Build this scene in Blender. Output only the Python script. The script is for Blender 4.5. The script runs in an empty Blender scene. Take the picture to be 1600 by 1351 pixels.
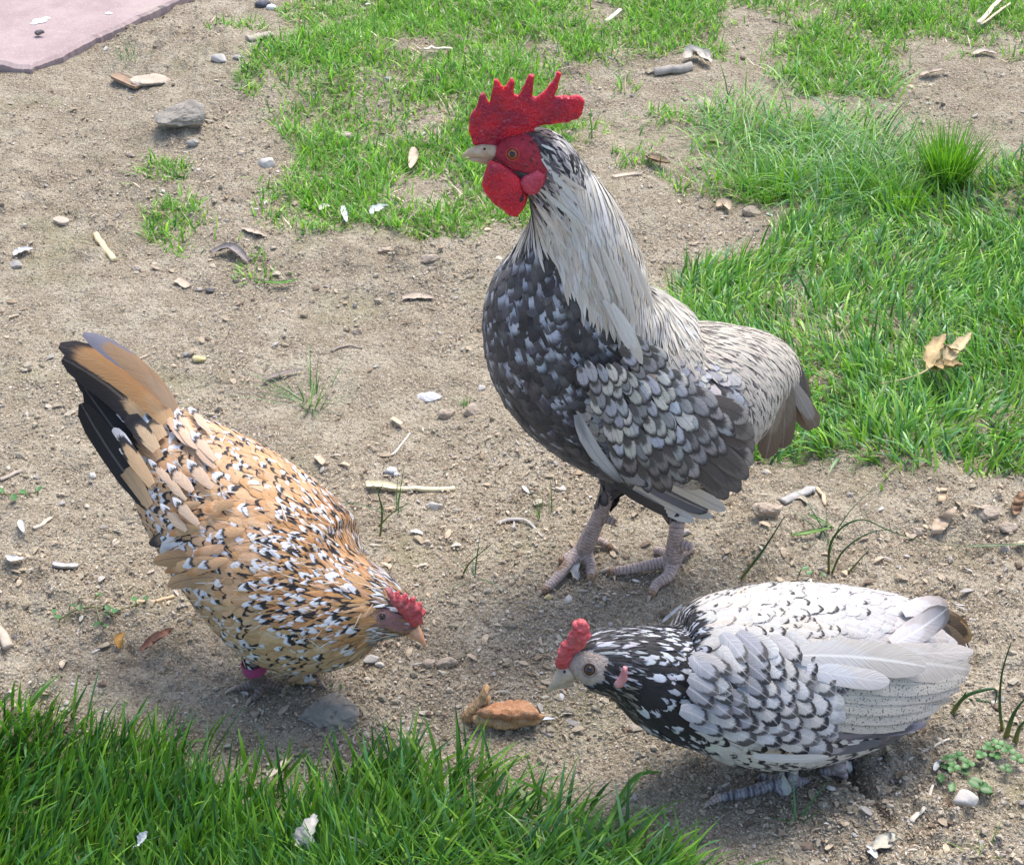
import bpy, bmesh, math, random
import numpy as np
from mathutils import Vector, Matrix
from mathutils.bvhtree import BVHTree
from mathutils.geometry import delaunay_2d_cdt

random.seed(7); RNG = np.random.default_rng(7)
S = bpy.context.scene
COL = S.collection
# ------------------------------------------------------------------ camera, world, sun, exposure
CAM_H, PITCH, VFOV, PW, PH = 1.06, math.radians(35), math.radians(26), 1600.0, 1351.0
F = (PH / 2) / math.tan(VFOV / 2)
cd = bpy.data.cameras.new('camera'); cam = bpy.data.objects.new('camera', cd); COL.objects.link(cam)
cam.location = (0, 0, CAM_H); cam.rotation_euler = (math.pi / 2 - PITCH, 0, 0)
cd.sensor_fit = 'HORIZONTAL'; cd.sensor_width = 36
cd.lens = 36 * F / PW; cd.clip_start = 0.05; cd.clip_end = 400
S.camera = cam
S.render.resolution_x, S.render.resolution_y = 1024, 864

SUN_EL, SUN_AZ = math.radians(62), math.radians(24)       # azimuth from +Y (away from the camera) towards +X
w = bpy.data.worlds.new('World'); S.world = w; w.use_nodes = True
nt = w.node_tree
sky = nt.nodes.new('ShaderNodeTexSky'); sky.sky_type = 'NISHITA'; sky.sun_disc = False
sky.sun_elevation = SUN_EL; sky.sun_rotation = SUN_AZ; sky.dust_density = 3.0; sky.air_density = 1.0
bg = nt.nodes['Background']; bg.inputs['Strength'].default_value = 0.15
nt.links.new(sky.outputs[0], bg.inputs['Color'])
sd = bpy.data.lights.new('sun', 'SUN'); sd.energy = 1.75; sd.angle = math.radians(30); sd.color = (1, .955, .89)
sun = bpy.data.objects.new('sun', sd); COL.objects.link(sun)
sdir = Vector((math.cos(SUN_EL) * math.sin(SUN_AZ), math.cos(SUN_EL) * math.cos(SUN_AZ), math.sin(SUN_EL)))
sun.rotation_euler = sdir.to_track_quat('Z', 'Y').to_euler(); sun.location = sdir * 5
S.view_settings.view_transform = 'Standard'; S.view_settings.look = 'None'
S.view_settings.exposure = 1.0; S.view_settings.gamma = 1
S.view_settings.use_curve_mapping = False
S.cycles.max_bounces = 6; S.cycles.transmission_bounces = 3; S.cycles.diffuse_bounces = 3

# ------------------------------------------------------------------ photograph pixel <-> place
cp, sp = math.cos(PITCH), math.sin(PITCH)
CAM = Vector((0, 0, CAM_H)); RT = Vector((1, 0, 0)); UP = Vector((0, sp, cp)); FW = Vector((0, cp, -sp))
def ray(px, py): return (FW + RT * ((px - PW / 2) / F) - UP * ((py - PH / 2) / F))
def P(px, py, Y):                                        # point on that line of sight at distance Y
    d = ray(px, py); return CAM + d * (Y / d.y)
def proj(V):                                             # N x 3 -> pixels
    V = np.asarray(V, float).reshape(-1, 3)
    x = V[:, 0]; y = V[:, 1]; z = V[:, 2] - CAM_H
    dep = y * cp - z * sp; up = y * sp + z * cp
    return np.stack([PW / 2 + F * x / dep, PH / 2 - F * up / dep], 1)
def px_size(p): return (Vector(p) - CAM).dot(FW) / F      # metres in one photo pixel there

# ------------------------------------------------------------------ noise
def _h(ix, iy, s):
    n = (ix.astype(np.int64) * 374761393 + iy.astype(np.int64) * 668265263 + s * 974634777) & 0xFFFFFFFF
    n = ((n ^ (n >> 13)) * 1274126177) & 0xFFFFFFFF
    return ((n ^ (n >> 16)) & 0xFFFF) / 65535.0
def vn(x, y, s=0):
    ix = np.floor(x); iy = np.floor(y); fx = x - ix; fy = y - iy
    fx = fx * fx * (3 - 2 * fx); fy = fy * fy * (3 - 2 * fy)
    a = _h(ix, iy, s); b = _h(ix + 1, iy, s); c = _h(ix, iy + 1, s); d = _h(ix + 1, iy + 1, s)
    return (a * (1 - fx) + b * fx) * (1 - fy) + (c * (1 - fx) + d * fx) * fy
def fbm(x, y, f, o=3, s=0):
    t = 0; a = 1; n = 0
    for i in range(o):
        t = t + a * vn(x * f + 17.3 * i, y * f - 9.1 * i, s + i); n += a; a *= .5; f *= 2
    return t / n - .5
def clods(x, y, f, s, keep):                             # rounded lumps scattered on a jittered lattice
    X = x * f; Y = y * f; ix = np.floor(X); iy = np.floor(Y); out = np.zeros_like(X)
    for dx in (-1, 0, 1):
        for dy in (-1, 0, 1):
            cx = ix + dx; cy = iy + dy
            jx = cx + _h(cx, cy, s); jy = cy + _h(cx, cy, s + 1); r = .25 + .45 * _h(cx, cy, s + 2)
            on = _h(cx, cy, s + 3) < keep
            d = np.sqrt((X - jx) ** 2 + (Y - jy) ** 2)
            out = np.maximum(out, np.where(on, r * np.sqrt(np.clip(1 - (d / r) ** 2, 0, 1)), 0))
    return out
def inpoly(pts, poly):
    pts = np.asarray(pts, float); x = pts[:, 0]; y = pts[:, 1]; r = np.zeros(len(x), bool); n = len(poly)
    for i in range(n):
        x1, y1 = poly[i]; x2, y2 = poly[i - 1]
        if y1 == y2: continue
        c = ((y1 > y) != (y2 > y)) & (x < (x2 - x1) * (y - y1) / (y2 - y1) + x1); r ^= c
    return r
def inp1(px, py, poly): return bool(inpoly([(px, py)], poly)[0])

def flat(px, py):
    d = ray(px, py); t = -CAM_H / d.z; return CAM + d * t
MOUNDS = [(1540, 800, .05, .012), (360, 95, .10, .012), (300, 130, .10, .010), (1180, 790, .05, .008), (1480, 1300, .06, .008), (600, 400, .08, .006),
          (1180, 1290, .06, .006), (690, 420, .06, .006), (980, 330, .06, .006), (180, 60, .10, .008)]
MOUNDS = [(flat(a, b), r, h) for a, b, r, h in MOUNDS]
CRACK = [flat(*q) for q in ((1316, 1180), (1332, 1210), (1338, 1236), (1358, 1255), (1375, 1278), (1392, 1300))]
FEET = [(flat(*q), r) for q, r in (((905, 890), .055), ((1030, 895), .055), ((400, 1080), .04), ((470, 1065), .03), ((1160, 1240), .05), ((1316, 1205), .02))]
def H(x, y):
    x = np.atleast_1d(np.asarray(x, float)); y = np.atleast_1d(np.asarray(y, float))
    h = .022 * fbm(x, y, 2.2, 2, 3) + .017 * fbm(x, y, 9, 2, 11) + .008 * fbm(x, y, 21, 2, 51)
    rough = np.clip(.45 + 2.4 * fbm(x, y, 3.5, 2, 40), .12, 1)
    d = rough * 1.25 * (.0075 * fbm(x, y, 34, 3, 21) + .0075 * clods(x, y, 42, 5, .28) + .006 * clods(x, y, 85, 60, .38)) + .0022 * fbm(x, y, 120, 2, 77)
    for p, r, hh in MOUNDS:
        k = np.exp(-((x - p.x) ** 2 + (y - p.y) ** 2) / r ** 2); h = h + hh * k; d = d * (1 + .9 * k)
    m = np.zeros_like(x)
    for p, r in FEET:
        m = np.maximum(m, np.exp(-(((x - p.x) ** 2 + (y - p.y) ** 2) / r ** 2) ** 2))
    h = h * (1 - m) + d * (1 - .8 * m)
    dist = np.full_like(x, 9.)
    for a, b in zip(CRACK[:-1], CRACK[1:]):
        ab = np.array([b.x - a.x, b.y - a.y]); L = (ab ** 2).sum()
        t = np.clip(((x - a.x) * ab[0] + (y - a.y) * ab[1]) / L, 0, 1)
        dist = np.minimum(dist, np.hypot(x - a.x - t * ab[0], y - a.y - t * ab[1]))
    h = h - .011 * np.exp(-(dist / .0042) ** 2)
    return h
def H1(x, y): return float(H(x, y)[0])
def G(px, py, dz=0.):                                     # where that line of sight meets the ground
    p = flat(px, py); d = ray(px, py)
    for _ in range(3):
        z = H1(p.x, p.y) + dz; p = CAM + d * ((z - CAM_H) / d.z)
    return p
def GZ(px, py, z): d = ray(px, py); return CAM + d * ((z - CAM_H) / d.z)

# ------------------------------------------------------------------ objects
def tag(o, label=None, cat=None, group=None, kind=None):
    if label: o['label'] = label
    if cat: o['category'] = cat
    if group: o['group'] = group
    if kind: o['kind'] = kind
    return o
def empty(name, loc=(0, 0, 0)):
    o = bpy.data.objects.new(name, None); o.location = loc; o.empty_display_size = .02; COL.objects.link(o); return o
def link(name, me, mat=None, parent=None, smooth=True):
    o = bpy.data.objects.new(name, me); COL.objects.link(o)
    if mat and not me.materials: me.materials.append(mat)
    if len(me.polygons): me.polygons.foreach_set('use_smooth', np.full(len(me.polygons), bool(smooth)))
    if parent:
        o.parent = parent
        q = parent; m = Vector((0, 0, 0))
        while q: m += q.location; q = q.parent
        o.location = -m
    return o
def raw(name, V, faces):
    me = bpy.data.meshes.new(name); me.from_pydata([tuple(v) for v in V], [], faces); me.update(); return me
def fast_mesh(name, V, tris, quads=None):
    me = bpy.data.meshes.new(name); V = np.asarray(V, np.float32)
    me.vertices.add(len(V)); me.vertices.foreach_set('co', V.ravel())
    L = []; st = []; n = 0
    parts = [(np.asarray(tris), 3)] if tris is not None and len(tris) else []
    if quads is not None and len(quads): parts.append((np.asarray(quads), 4))
    for a, k in parts:
        L.append(a.ravel()); st.append(n + np.arange(len(a)) * k); n += a.size
    L = np.concatenate(L).astype(np.int32); st = np.concatenate(st).astype(np.int32)
    me.loops.add(len(L)); me.loops.foreach_set('vertex_index', L)
    me.polygons.add(len(st)); me.polygons.foreach_set('loop_start', st)
    me.update(calc_edges=True); me.validate(); return me
def attr(me, name, data, typ='FLOAT_COLOR'):
    a = me.attributes.new(name, typ, 'POINT'); data = np.asarray(data, np.float32)
    if typ == 'FLOAT_COLOR':
        if data.shape[1] == 3: data = np.concatenate([data, np.ones((len(data), 1), np.float32)], 1)
        a.data.foreach_set('color', data.ravel())
    elif typ == 'FLOAT_VECTOR': a.data.foreach_set('vector', data.ravel())
    else: a.data.foreach_set('value', data.ravel())

# ------------------------------------------------------------------ materials
class N:
    def __init__(s, name):
        s.m = bpy.data.materials.new(name); s.m.use_nodes = True; s.t = s.m.node_tree
        s.b = s.t.nodes['Principled BSDF']; s.out = s.t.nodes['Material Output']
        s.b.inputs['Roughness'].default_value = .8; s.b.inputs['Specular IOR Level'].default_value = .25
    def n(s, typ, **kw):
        x = s.t.nodes.new('ShaderNode' + typ)
        for k, v in kw.items(): setattr(x, k, v)
        return x
    def l(s, a, b): s.t.links.new(a, b)
    def set(s, sock, v):
        if hasattr(v, 'is_output'): s.l(v, sock)
        else: sock.default_value = v
    def math(s, op, a, b=0., c=0.):
        x = s.n('Math', operation=op)
        for i, v in enumerate((a, b, c)): s.set(x.inputs[i], v)
        return x.outputs[0]
    def mix(s, f, a, b, mode='MIX'):
        x = s.n('Mix', data_type='RGBA', blend_type=mode)
        s.set(x.inputs[0], f)
        for i, v in ((6, a), (7, b)):
            s.set(x.inputs[i], v if hasattr(v, 'is_output') else (*v, 1) if len(v) == 3 else v)
        return x.outputs[2]
    def noise(s, scale, detail=4, rough=.6, vec=None, dist=0):
        x = s.n('TexNoise'); x.inputs['Scale'].default_value = scale; x.inputs['Detail'].default_value = detail
        x.inputs['Roughness'].default_value = rough; x.inputs['Distortion'].default_value = dist
        s.l(vec if vec else s.obj(), x.inputs['Vector']); return x.outputs['Fac']
    def obj(s):
        if not hasattr(s, '_o'): s._o = s.n('TexCoord').outputs['Object']
        return s._o
    def ss(s, v, a, b, lo=0., hi=1.):
        x = s.n('MapRange', interpolation_type='SMOOTHSTEP'); s.set(x.inputs[0], v)
        for i, q in ((1, a), (2, b), (3, lo), (4, hi)): s.set(x.inputs[i], q)
        return x.outputs[0]
    def attr(s, name, out='Color'): return s.n('Attribute', attribute_name=name).outputs[out]
    def bump(s, h, strength=.5, dist=.002):
        x = s.n('Bump'); x.inputs['Strength'].default_value = strength; x.inputs['Distance'].default_value = dist
        s.l(h, x.inputs['Height']); s.l(x.outputs[0], s.b.inputs['Normal'])
    def col(s, c): s.set(s.b.inputs['Base Color'], c if hasattr(c, 'is_output') else (*c, 1))

def grey(v): return (v, v, v)
def m_soil():
    a = N('soil'); big = a.noise(3.2, 3); mid = a.noise(26, 4, .65); fine = a.noise(240, 3, .7); sp_ = a.noise(520, 2, .6)
    c = a.mix(a.ss(big, .35, .65), (.415, .368, .272), (.475, .42, .32))
    c = a.mix(a.ss(mid, .38, .68), (.315, .265, .19), c)
    c = a.mix(a.ss(a.noise(5.5, 4, .6), .52, .66, 0, .5), c, (.285, .238, .172))
    c = a.mix(a.ss(fine, .32, .52, .8, 0.), c, (.14, .105, .075))
    c = a.mix(a.ss(sp_, .55, .66), c, (.60, .52, .43))
    c = a.mix(a.ss(a.noise(780, 2, .7), .60, .68, 0, .7), c, (.13, .10, .075))
    green = a.ss(a.noise(7, 3, .6), .54, .72, 0, .35)
    c = a.mix(green, c, (.25, .25, .12))
    a.col(c); a.b.inputs['Roughness'].default_value = 1; a.b.inputs['Specular IOR Level'].default_value = .1
    h = a.math('ADD', a.math('MULTIPLY', fine, .8), a.math('MULTIPLY', a.noise(90, 4, .7), 1.2))
    a.bump(h, 1., .007); return a.m
def m_attr(name, rough=.85, spec=.2, var=.5, scale=300, bump=.3, sss=0):
    a = N(name); c = a.attr('col'); n = a.noise(scale, 3, .65)
    c = a.mix(a.ss(n, .3, .7, 0, var), c, a.mix(1., c, grey(.42), 'MULTIPLY'))
    a.col(c); a.b.inputs['Roughness'].default_value = rough; a.b.inputs['Specular IOR Level'].default_value = spec
    a.bump(n, bump, .001); return a.m
def m_plain(name, c1, c2, scale=60, rough=.8, bump=.4, dist=.002, spec=.25, stretch=None, c3=None):
    a = N(name); vec = None
    if stretch:
        mp = a.n('Mapping'); mp.inputs['Scale'].default_value = stretch; a.l(a.obj(), mp.inputs[0]); vec = mp.outputs[0]
    n = a.noise(scale, 5, .65, vec); c = a.mix(a.ss(n, .32, .68), c1, c2)
    if c3: c = a.mix(a.ss(a.noise(scale * 3.1, 3, .6, vec), .55, .68), c, c3)
    a.col(c); a.b.inputs['Roughness'].default_value = rough; a.b.inputs['Specular IOR Level'].default_value = spec
    a.bump(n, bump, dist); return a.m
def m_leafy(name, trans=.4, spec=.35, rough=.45):
    a = N(name); c = a.attr('col'); a.col(c)
    a.b.inputs['Roughness'].default_value = rough; a.b.inputs['Specular IOR Level'].default_value = spec
    t = a.n('BsdfTranslucent'); a.l(a.mix(1., c, (1.25, 1.3, .7), 'MULTIPLY'), t.inputs['Color'])
    mx = a.n('MixShader'); mx.inputs[0].default_value = trans
    a.l(a.b.outputs[0], mx.inputs[1]); a.l(t.outputs[0], mx.inputs[2]); a.l(mx.outputs[0], a.out.inputs['Surface']); return a.m
def m_feather():
    a = N('feather'); uv = a.n('SeparateXYZ'); a.l(a.attr('fuv', 'Vector'), uv.inputs[0]); u, v, sd_ = uv.outputs
    tt = a.n('SeparateXYZ'); a.l(a.attr('ft', 'Vector'), tt.inputs[0]); t1, t2, sh = tt.outputs
    au = a.math('ABSOLUTE', u); q = a.math('SUBTRACT', v, a.math('MULTIPLY', au, .22))
    cv = a.n('CombineXYZ'); a.l(a.math('MULTIPLY', q, a.attr('fb', 'Alpha')), cv.inputs[0]); a.l(a.math('MULTIPLY', u, .9), cv.inputs[1]); a.l(a.math('MULTIPLY', sd_, 57.), cv.inputs[2])
    barb = a.noise(1., 2, .6, cv.outputs[0])
    e3 = a.math('SUBTRACT', 1., a.math('POWER', au, 3.))
    k = a.math('SUBTRACT', 1., a.math('MULTIPLY', a.math('SUBTRACT', 1., v), e3))
    k = a.math('MINIMUM', k, a.math('ADD', v, a.attr('fe', 'Fac')))
    k = a.math('ADD', k, a.math('MULTIPLY', a.math('SUBTRACT', barb, .5), .20))
    s_ = a.math('ADD', a.attr('fa', 'Alpha'), 0.)
    mB = a.ss(k, a.math('SUBTRACT', t1, s_), a.math('ADD', t1, s_)); mC = a.ss(k, a.math('SUBTRACT', t2, s_), a.math('ADD', t2, s_))
    c = a.mix(mC, a.mix(mB, a.attr('fa'), a.attr('fb')), a.attr('fc'))
    c = a.mix(a.ss(barb, .35, .68, .24, 0.), c, a.mix(1., c, grey(.45), 'MULTIPLY'))
    line = a.ss(au, .03, .13, 1., 0.)
    c = a.mix(a.math('MULTIPLY', line, a.math('MAXIMUM', a.math('MULTIPLY', sh, -1.), 0.)), c, (.035, .03, .028))
    c = a.mix(a.math('MULTIPLY', line, a.math('MAXIMUM', sh, 0.)), c, (.72, .70, .66))
    c = a.mix(a.math('MULTIPLY', a.ss(a.noise(620, 2, .5), .58, .64), a.attr('fc', 'Alpha')), c, (.05, .045, .04))
    a.col(c); a.b.inputs['Roughness'].default_value = .62; a.b.inputs['Specular IOR Level'].default_value = .3
    a.b.inputs['Sheen Weight'].default_value = .12; a.b.inputs['Sheen Roughness'].default_value = .5
    a.bump(barb, .35, .0012); return a.m
def m_flesh(name, c1, c2, scale=420, sss=.35, rough=.5, bump=.8, spots=None):
    a = N(name); v = a.n('TexVoronoi'); v.inputs['Scale'].default_value = scale; a.l(a.obj(), v.inputs['Vector'])
    n = a.noise(70, 4, .6)
    c = a.mix(a.ss(n, .35, .65), c1, c2); c = a.mix(a.ss(v.outputs['Distance'], .0, .35, .28, 0.), c, a.mix(.35, c, (.8, .4, .4)))
    c = a.mix(a.ss(a.noise(38, 3, .6), .48, .68, 0, .75), c, a.mix(1., c, (.50, 1.4, 1.3), 'MULTIPLY'))
    c = a.mix(a.ss(a.noise(650, 3, .7), .60, .70, 0, .55), c, (.62, .34, .36))
    if spots: c = a.mix(a.ss(a.noise(75, 3, .5), .68, .71), c, spots)
    a.col(c); a.b.inputs['Roughness'].default_value = rough; a.b.inputs['Specular IOR Level'].default_value = .4
    a.b.inputs['Subsurface Weight'].default_value = sss; a.b.inputs['Subsurface Scale'].default_value = .006
    a.b.inputs['Subsurface Radius'].default_value = (1, .25, .15)
    a.bump(a.math('MULTIPLY', v.outputs['Distance'], -1.), bump, .0012); return a.m
def m_skin():
    a = N('bird_skin'); c = a.attr('col'); v = a.n('TexVoronoi'); v.inputs['Scale'].default_value = 260; a.l(a.obj(), v.inputs['Vector'])
    n = a.noise(160, 4, .65)
    c = a.mix(a.ss(n, .4, .7, 0, .55), c, a.mix(1., c, (.5, .42, .4), 'MULTIPLY'))
    e = a.n('TexVoronoi', feature='DISTANCE_TO_EDGE'); e.inputs['Scale'].default_value = 260; a.l(a.obj(), e.inputs['Vector'])
    c = a.mix(a.math('MULTIPLY', a.ss(e.outputs['Distance'], .0, .12, .3, 0.), a.attr('leg', 'Fac')), c, a.mix(1., c, grey(.4), 'MULTIPLY'))
    a.col(c); a.b.inputs['Roughness'].default_value = .6; a.b.inputs['Subsurface Weight'].default_value = .08
    a.b.inputs['Subsurface Scale'].default_value = .004
    rg = a.math('SINE', a.math('MULTIPLY', a.attr('ring', 'Fac'), 2 * math.pi / .0031)); cut = a.math('MULTIPLY', a.ss(rg, .55, .95), a.attr('leg', 'Fac'))
    c = a.mix(a.math('MULTIPLY', cut, .6), c, a.mix(1., c, (.42, .36, .34), 'MULTIPLY')); a.col(c)
    a.bump(a.math('SUBTRACT', a.math('MULTIPLY', a.ss(e.outputs['Distance'], 0., .2), .3), cut), .7, .0012); return a.m
SOIL = m_soil(); LITTER = m_attr('litter', .9, .15, .55, 260, .5); GRASS = m_leafy('grass_blade', .36, .5, .36)
FEATHER = m_feather(); SKIN = m_skin()

# ------------------------------------------------------------------ ground sheet
def axis(lo, hi, step, far):
    core = np.arange(lo, hi, step); g = [step * 2]
    while sum(g) < far: g.append(g[-1] * 1.45)
    c = np.cumsum(g); return np.concatenate([lo - c[::-1], core, hi + c])
XS = axis(-.86, .86, .0038, 90)
ys = [.72]; s_ = .0032
while ys[-1] < 2.75: ys.append(ys[-1] + s_); s_ = .0032 + .0026 * (ys[-1] - .9)
g = [.012]
while sum(g) < 90: g.append(g[-1] * 1.45)
YS = np.concatenate([ys[0] - np.cumsum(g)[::-1], ys, ys[-1] + np.cumsum(g)])
gx, gy = np.meshgrid(XS, YS)
gz = H(gx.ravel(), gy.ravel())
far = np.maximum(np.abs(gx).ravel() - 1.2, np.abs(gy.ravel() - 1.75) - 1.3)
gz = gz * np.clip(1 - far / 2, .0, 1)
nx, ny = len(XS), len(YS)
idx = np.arange(nx * ny).reshape(ny, nx)
quads = np.stack([idx[:-1, :-1].ravel(), idx[:-1, 1:].ravel(), idx[1:, 1:].ravel(), idx[1:, :-1].ravel()], 1)
me = fast_mesh('ground', np.stack([gx.ravel(), gy.ravel(), gz], 1), None, quads)
tag(link('ground', me, SOIL), 'bare tan soil with clods and cracks', None, None, 'structure')

# ------------------------------------------------------------------ pink concrete path in the far left corner
def m_slab():
    a = N('pink_concrete'); n = a.noise(14, 5, .65); f = a.noise(300, 3, .7)
    c = a.mix(a.ss(n, .35, .65), (.33, .25, .245), (.41, .32, .31)); c = a.mix(a.ss(a.noise(6, 5, .7), .52, .66, 0, .7), c, (.42, .36, .31))
    c = a.mix(a.ss(f, .55, .7, 0, .6), c, (.54, .45, .43)); c = a.mix(a.ss(a.noise(120, 3, .6), .62, .7, 0, .7), c, (.33, .22, .2))
    a.col(c); a.b.inputs['Roughness'].default_value = .9; a.bump(f, .35, .001); return a.m
def slab():
    zt = .016
    edge = [(-700, 60), (-250, 86), (0, 97), (28, 104), (46, 105), (62, 98), (92, 88), (122, 72), (150, 57), (186, 42), (216, 26), (245, 14), (290, -8), (340, -32), (520, -110), (300, -420), (-900, -420)]
    pts = []
    for i, q in enumerate(edge):
        b = edge[(i + 1) % len(edge)]
        n = 6 if i < 13 else 1
        for k in range(n):
            t = k / n; p = GZ(q[0] + (b[0] - q[0]) * t, q[1] + (b[1] - q[1]) * t, zt)
            j = .0016 if i < 13 else 0
            pts.append(Vector((p.x + random.uniform(-j, j), p.y + random.uniform(-j, j), zt)))
    c = sum(pts, Vector()) / len(pts); bm = bmesh.new(); n = len(pts)
    r0 = [bm.verts.new(p + (c - p).normalized() * .007) for p in pts]
    r1 = [bm.verts.new((p.x, p.y, zt - .0035)) for p in pts]
    r2 = [bm.verts.new((p.x, p.y, -.09)) for p in pts]
    bm.faces.new(r0)
    for a_, b_ in ((r0, r1), (r1, r2)):
        for i in range(n): bm.faces.new((a_[i], a_[(i + 1) % n], b_[(i + 1) % n], b_[i]))
    bmesh.ops.recalc_face_normals(bm, faces=bm.faces)
    me = bpy.data.meshes.new('concrete_path'); bm.to_mesh(me); bm.free()
    tag(link('concrete_path', me, m_slab(), smooth=False), 'worn pink concrete path edge in the far left corner', None, None, 'structure')
slab()

# ------------------------------------------------------------------ crumbs and chips lying all over the soil (uncountable)
t_ = (1 + 5 ** .5) / 2
ICO = np.array([(-1, t_, 0), (1, t_, 0), (-1, -t_, 0), (1, -t_, 0), (0, -1, t_), (0, 1, t_), (0, -1, -t_), (0, 1, -t_), (t_, 0, -1), (t_, 0, 1), (-t_, 0, -1), (-t_, 0, 1)]) / math.sqrt(1 + t_ * t_)
ICOF = np.array([(0, 11, 5), (0, 5, 1), (0, 1, 7), (0, 7, 10), (0, 10, 11), (1, 5, 9), (5, 11, 4), (11, 10, 2), (10, 7, 6), (7, 1, 8), (3, 9, 4), (3, 4, 2), (3, 2, 6), (3, 6, 8), (3, 8, 9), (4, 9, 5), (2, 4, 11), (6, 2, 10), (8, 6, 7), (9, 8, 1)])
SLAB_PX = [(-700, 90), (0, 97), (40, 104), (100, 86), (150, 58), (275, -2), (330, -60), (300, -420), (-900, -420)]
def ground_pts(n):                                       # spread over the ground in view, a little beyond it
    q = np.stack([RNG.uniform(-120, 1720, n), RNG.uniform(-60, 1440, n)], 1)
    dx = (q[:, 0] - PW / 2) / F; dy = (q[:, 1] - PH / 2) / F
    dz = -sp - dy * cp; yy = cp - dy * sp; t = -CAM_H / dz
    keep = ~inpoly(q, SLAB_PX)
    return np.stack([dx * t, yy * t], 1)[keep]
def rot_batch(n):
    a = RNG.uniform(0, 2 * np.pi, n); return np.cos(a), np.sin(a)
def crumbs(n):
    p = ground_pts(n); n = len(p)
    cl = np.clip(.5 + 3 * fbm(p[:, 0], p[:, 1], 6, 2, 90), .12, 1)
    p = p[RNG.random(n) < cl]; n = len(p)
    r = np.clip(.00095 * (RNG.pareto(3.2, n) + .75), .0007, .0045)
    V = ICO[None] * (1 + RNG.uniform(-.5, .38, (n, 12, 1)))
    V = V * (r[:, None, None] * RNG.uniform(.65, 1.35, (n, 1, 3)) * np.array([1, 1, .7]))
    c, s = rot_batch(n); x = V[..., 0] * c[:, None] - V[..., 1] * s[:, None]; y = V[..., 0] * s[:, None] + V[..., 1] * c[:, None]
    z = V[..., 2] + (H(p[:, 0], p[:, 1]) + r * .28)[:, None]
    V = np.stack([x + p[:, 0:1], y + p[:, 1:2], z], 2).reshape(-1, 3)
    f = (ICOF[None] + (np.arange(n) * 12)[:, None, None]).reshape(-1, 3)
    pal = np.array([(.425, .372, .278), (.485, .425, .325), (.365, .31, .225), (.55, .485, .385), (.42, .38, .35), (.66, .62, .56), (.24, .18, .135)])
    k = RNG.choice(len(pal), n, p=[.34, .24, .18, .09, .07, .03, .05])
    colr = pal[k] * RNG.uniform(.8, 1.15, (n, 1))
    me = fast_mesh('soil_crumbs', V, f); attr(me, 'col', np.repeat(colr, 12, 0))
    tag(link('soil_crumbs', me, LITTER, smooth=False), 'loose soil crumbs and grit scattered over the bare earth', 'soil crumbs', None, 'stuff')
crumbs(75000)
def chips(n):                                            # flat slivers: straw, bark, dry grass
    p = ground_pts(n); n = len(p)
    q = proj(np.stack([p[:, 0], p[:, 1], 0 * p[:, 0]], 1))
    cl = np.clip(.34 + 4.2 * fbm(p[:, 0], p[:, 1], 7, 3, 190), .04, 1)
    p = p[RNG.random(n) < cl]; n = len(p)
    L = np.clip(.0027 * (RNG.pareto(3.3, n) + .55), .0014, .012); W = np.clip(L * RNG.uniform(.14, .6, n), .0009, .0055); T = RNG.uniform(.0003, .0009, n)
    ts = np.array([-1, -.3, .45, 1.]); ws = np.array([.45, 1, .85, .25])
    bend = RNG.uniform(-.25, .25, n); arch = RNG.uniform(-.02, .16, n)
    V = np.zeros((n, 4, 4, 3))                            # station, corner
    for i, (t, w_) in enumerate(zip(ts, ws)):
        cx = L * t * .5; cy = bend * L * (t * t) * .5; cz = arch * L * (1 - t * t)
        for j, (sx, sz) in enumerate(((-1, 0), (1, 0), (1, 1), (-1, 1))):
            V[:, i, j, 0] = cx; V[:, i, j, 1] = cy + sx * W * w_ * .5; V[:, i, j, 2] = cz + sz * T
    tilt = RNG.uniform(-.2, .3, n); roll = RNG.uniform(-.35, .35, n)
    x, y, z = V[..., 0], V[..., 1], V[..., 2]
    ct, st, cr, sr = [f(a)[:, None, None] for a in (tilt, roll) for f in (np.cos, np.sin)]
    z, y = z * cr + y * sr, y * cr - z * sr
    x, z = x * ct - z * st, z * ct + x * st
    c, s = rot_batch(n); c = c[:, None, None]; s = s[:, None, None]
    x, y = x * c - y * s, x * s + y * c
    V = np.stack([x + p[:, 0][:, None, None], y + p[:, 1][:, None, None], z + (H(p[:, 0], p[:, 1]) + .0012 + np.abs(tilt) * L * .4)[:, None, None]], 3).reshape(-1, 3)
    base = []
    for i in range(3):
        for j in range(4): base.append((i * 4 + j, i * 4 + (j + 1) % 4, i * 4 + 4 + (j + 1) % 4, i * 4 + 4 + j))
    base += [(3, 2, 1, 0), (12, 13, 14, 15)]
    f = (np.array(base)[None] + (np.arange(n) * 16)[:, None, None]).reshape(-1, 4)
    pal = np.array([(.62, .50, .36), (.50, .41, .30), (.66, .59, .48), (.38, .29, .20), (.46, .43, .39), (.72, .70, .66), (.22, .16, .12)])
    k = RNG.choice(len(pal), n, p=[.20, .26, .10, .17, .14, .03, .10])
    me = fast_mesh('plant_litter', V, None, f); attr(me, 'col', np.repeat(pal[k] * RNG.uniform(.8, 1.12, (n, 1)), 16, 0))
    tag(link('plant_litter', me, LITTER, smooth=False), 'pale straw slivers and bark flakes strewn on the soil', 'plant litter', None, 'stuff')
chips(62000)

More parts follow.
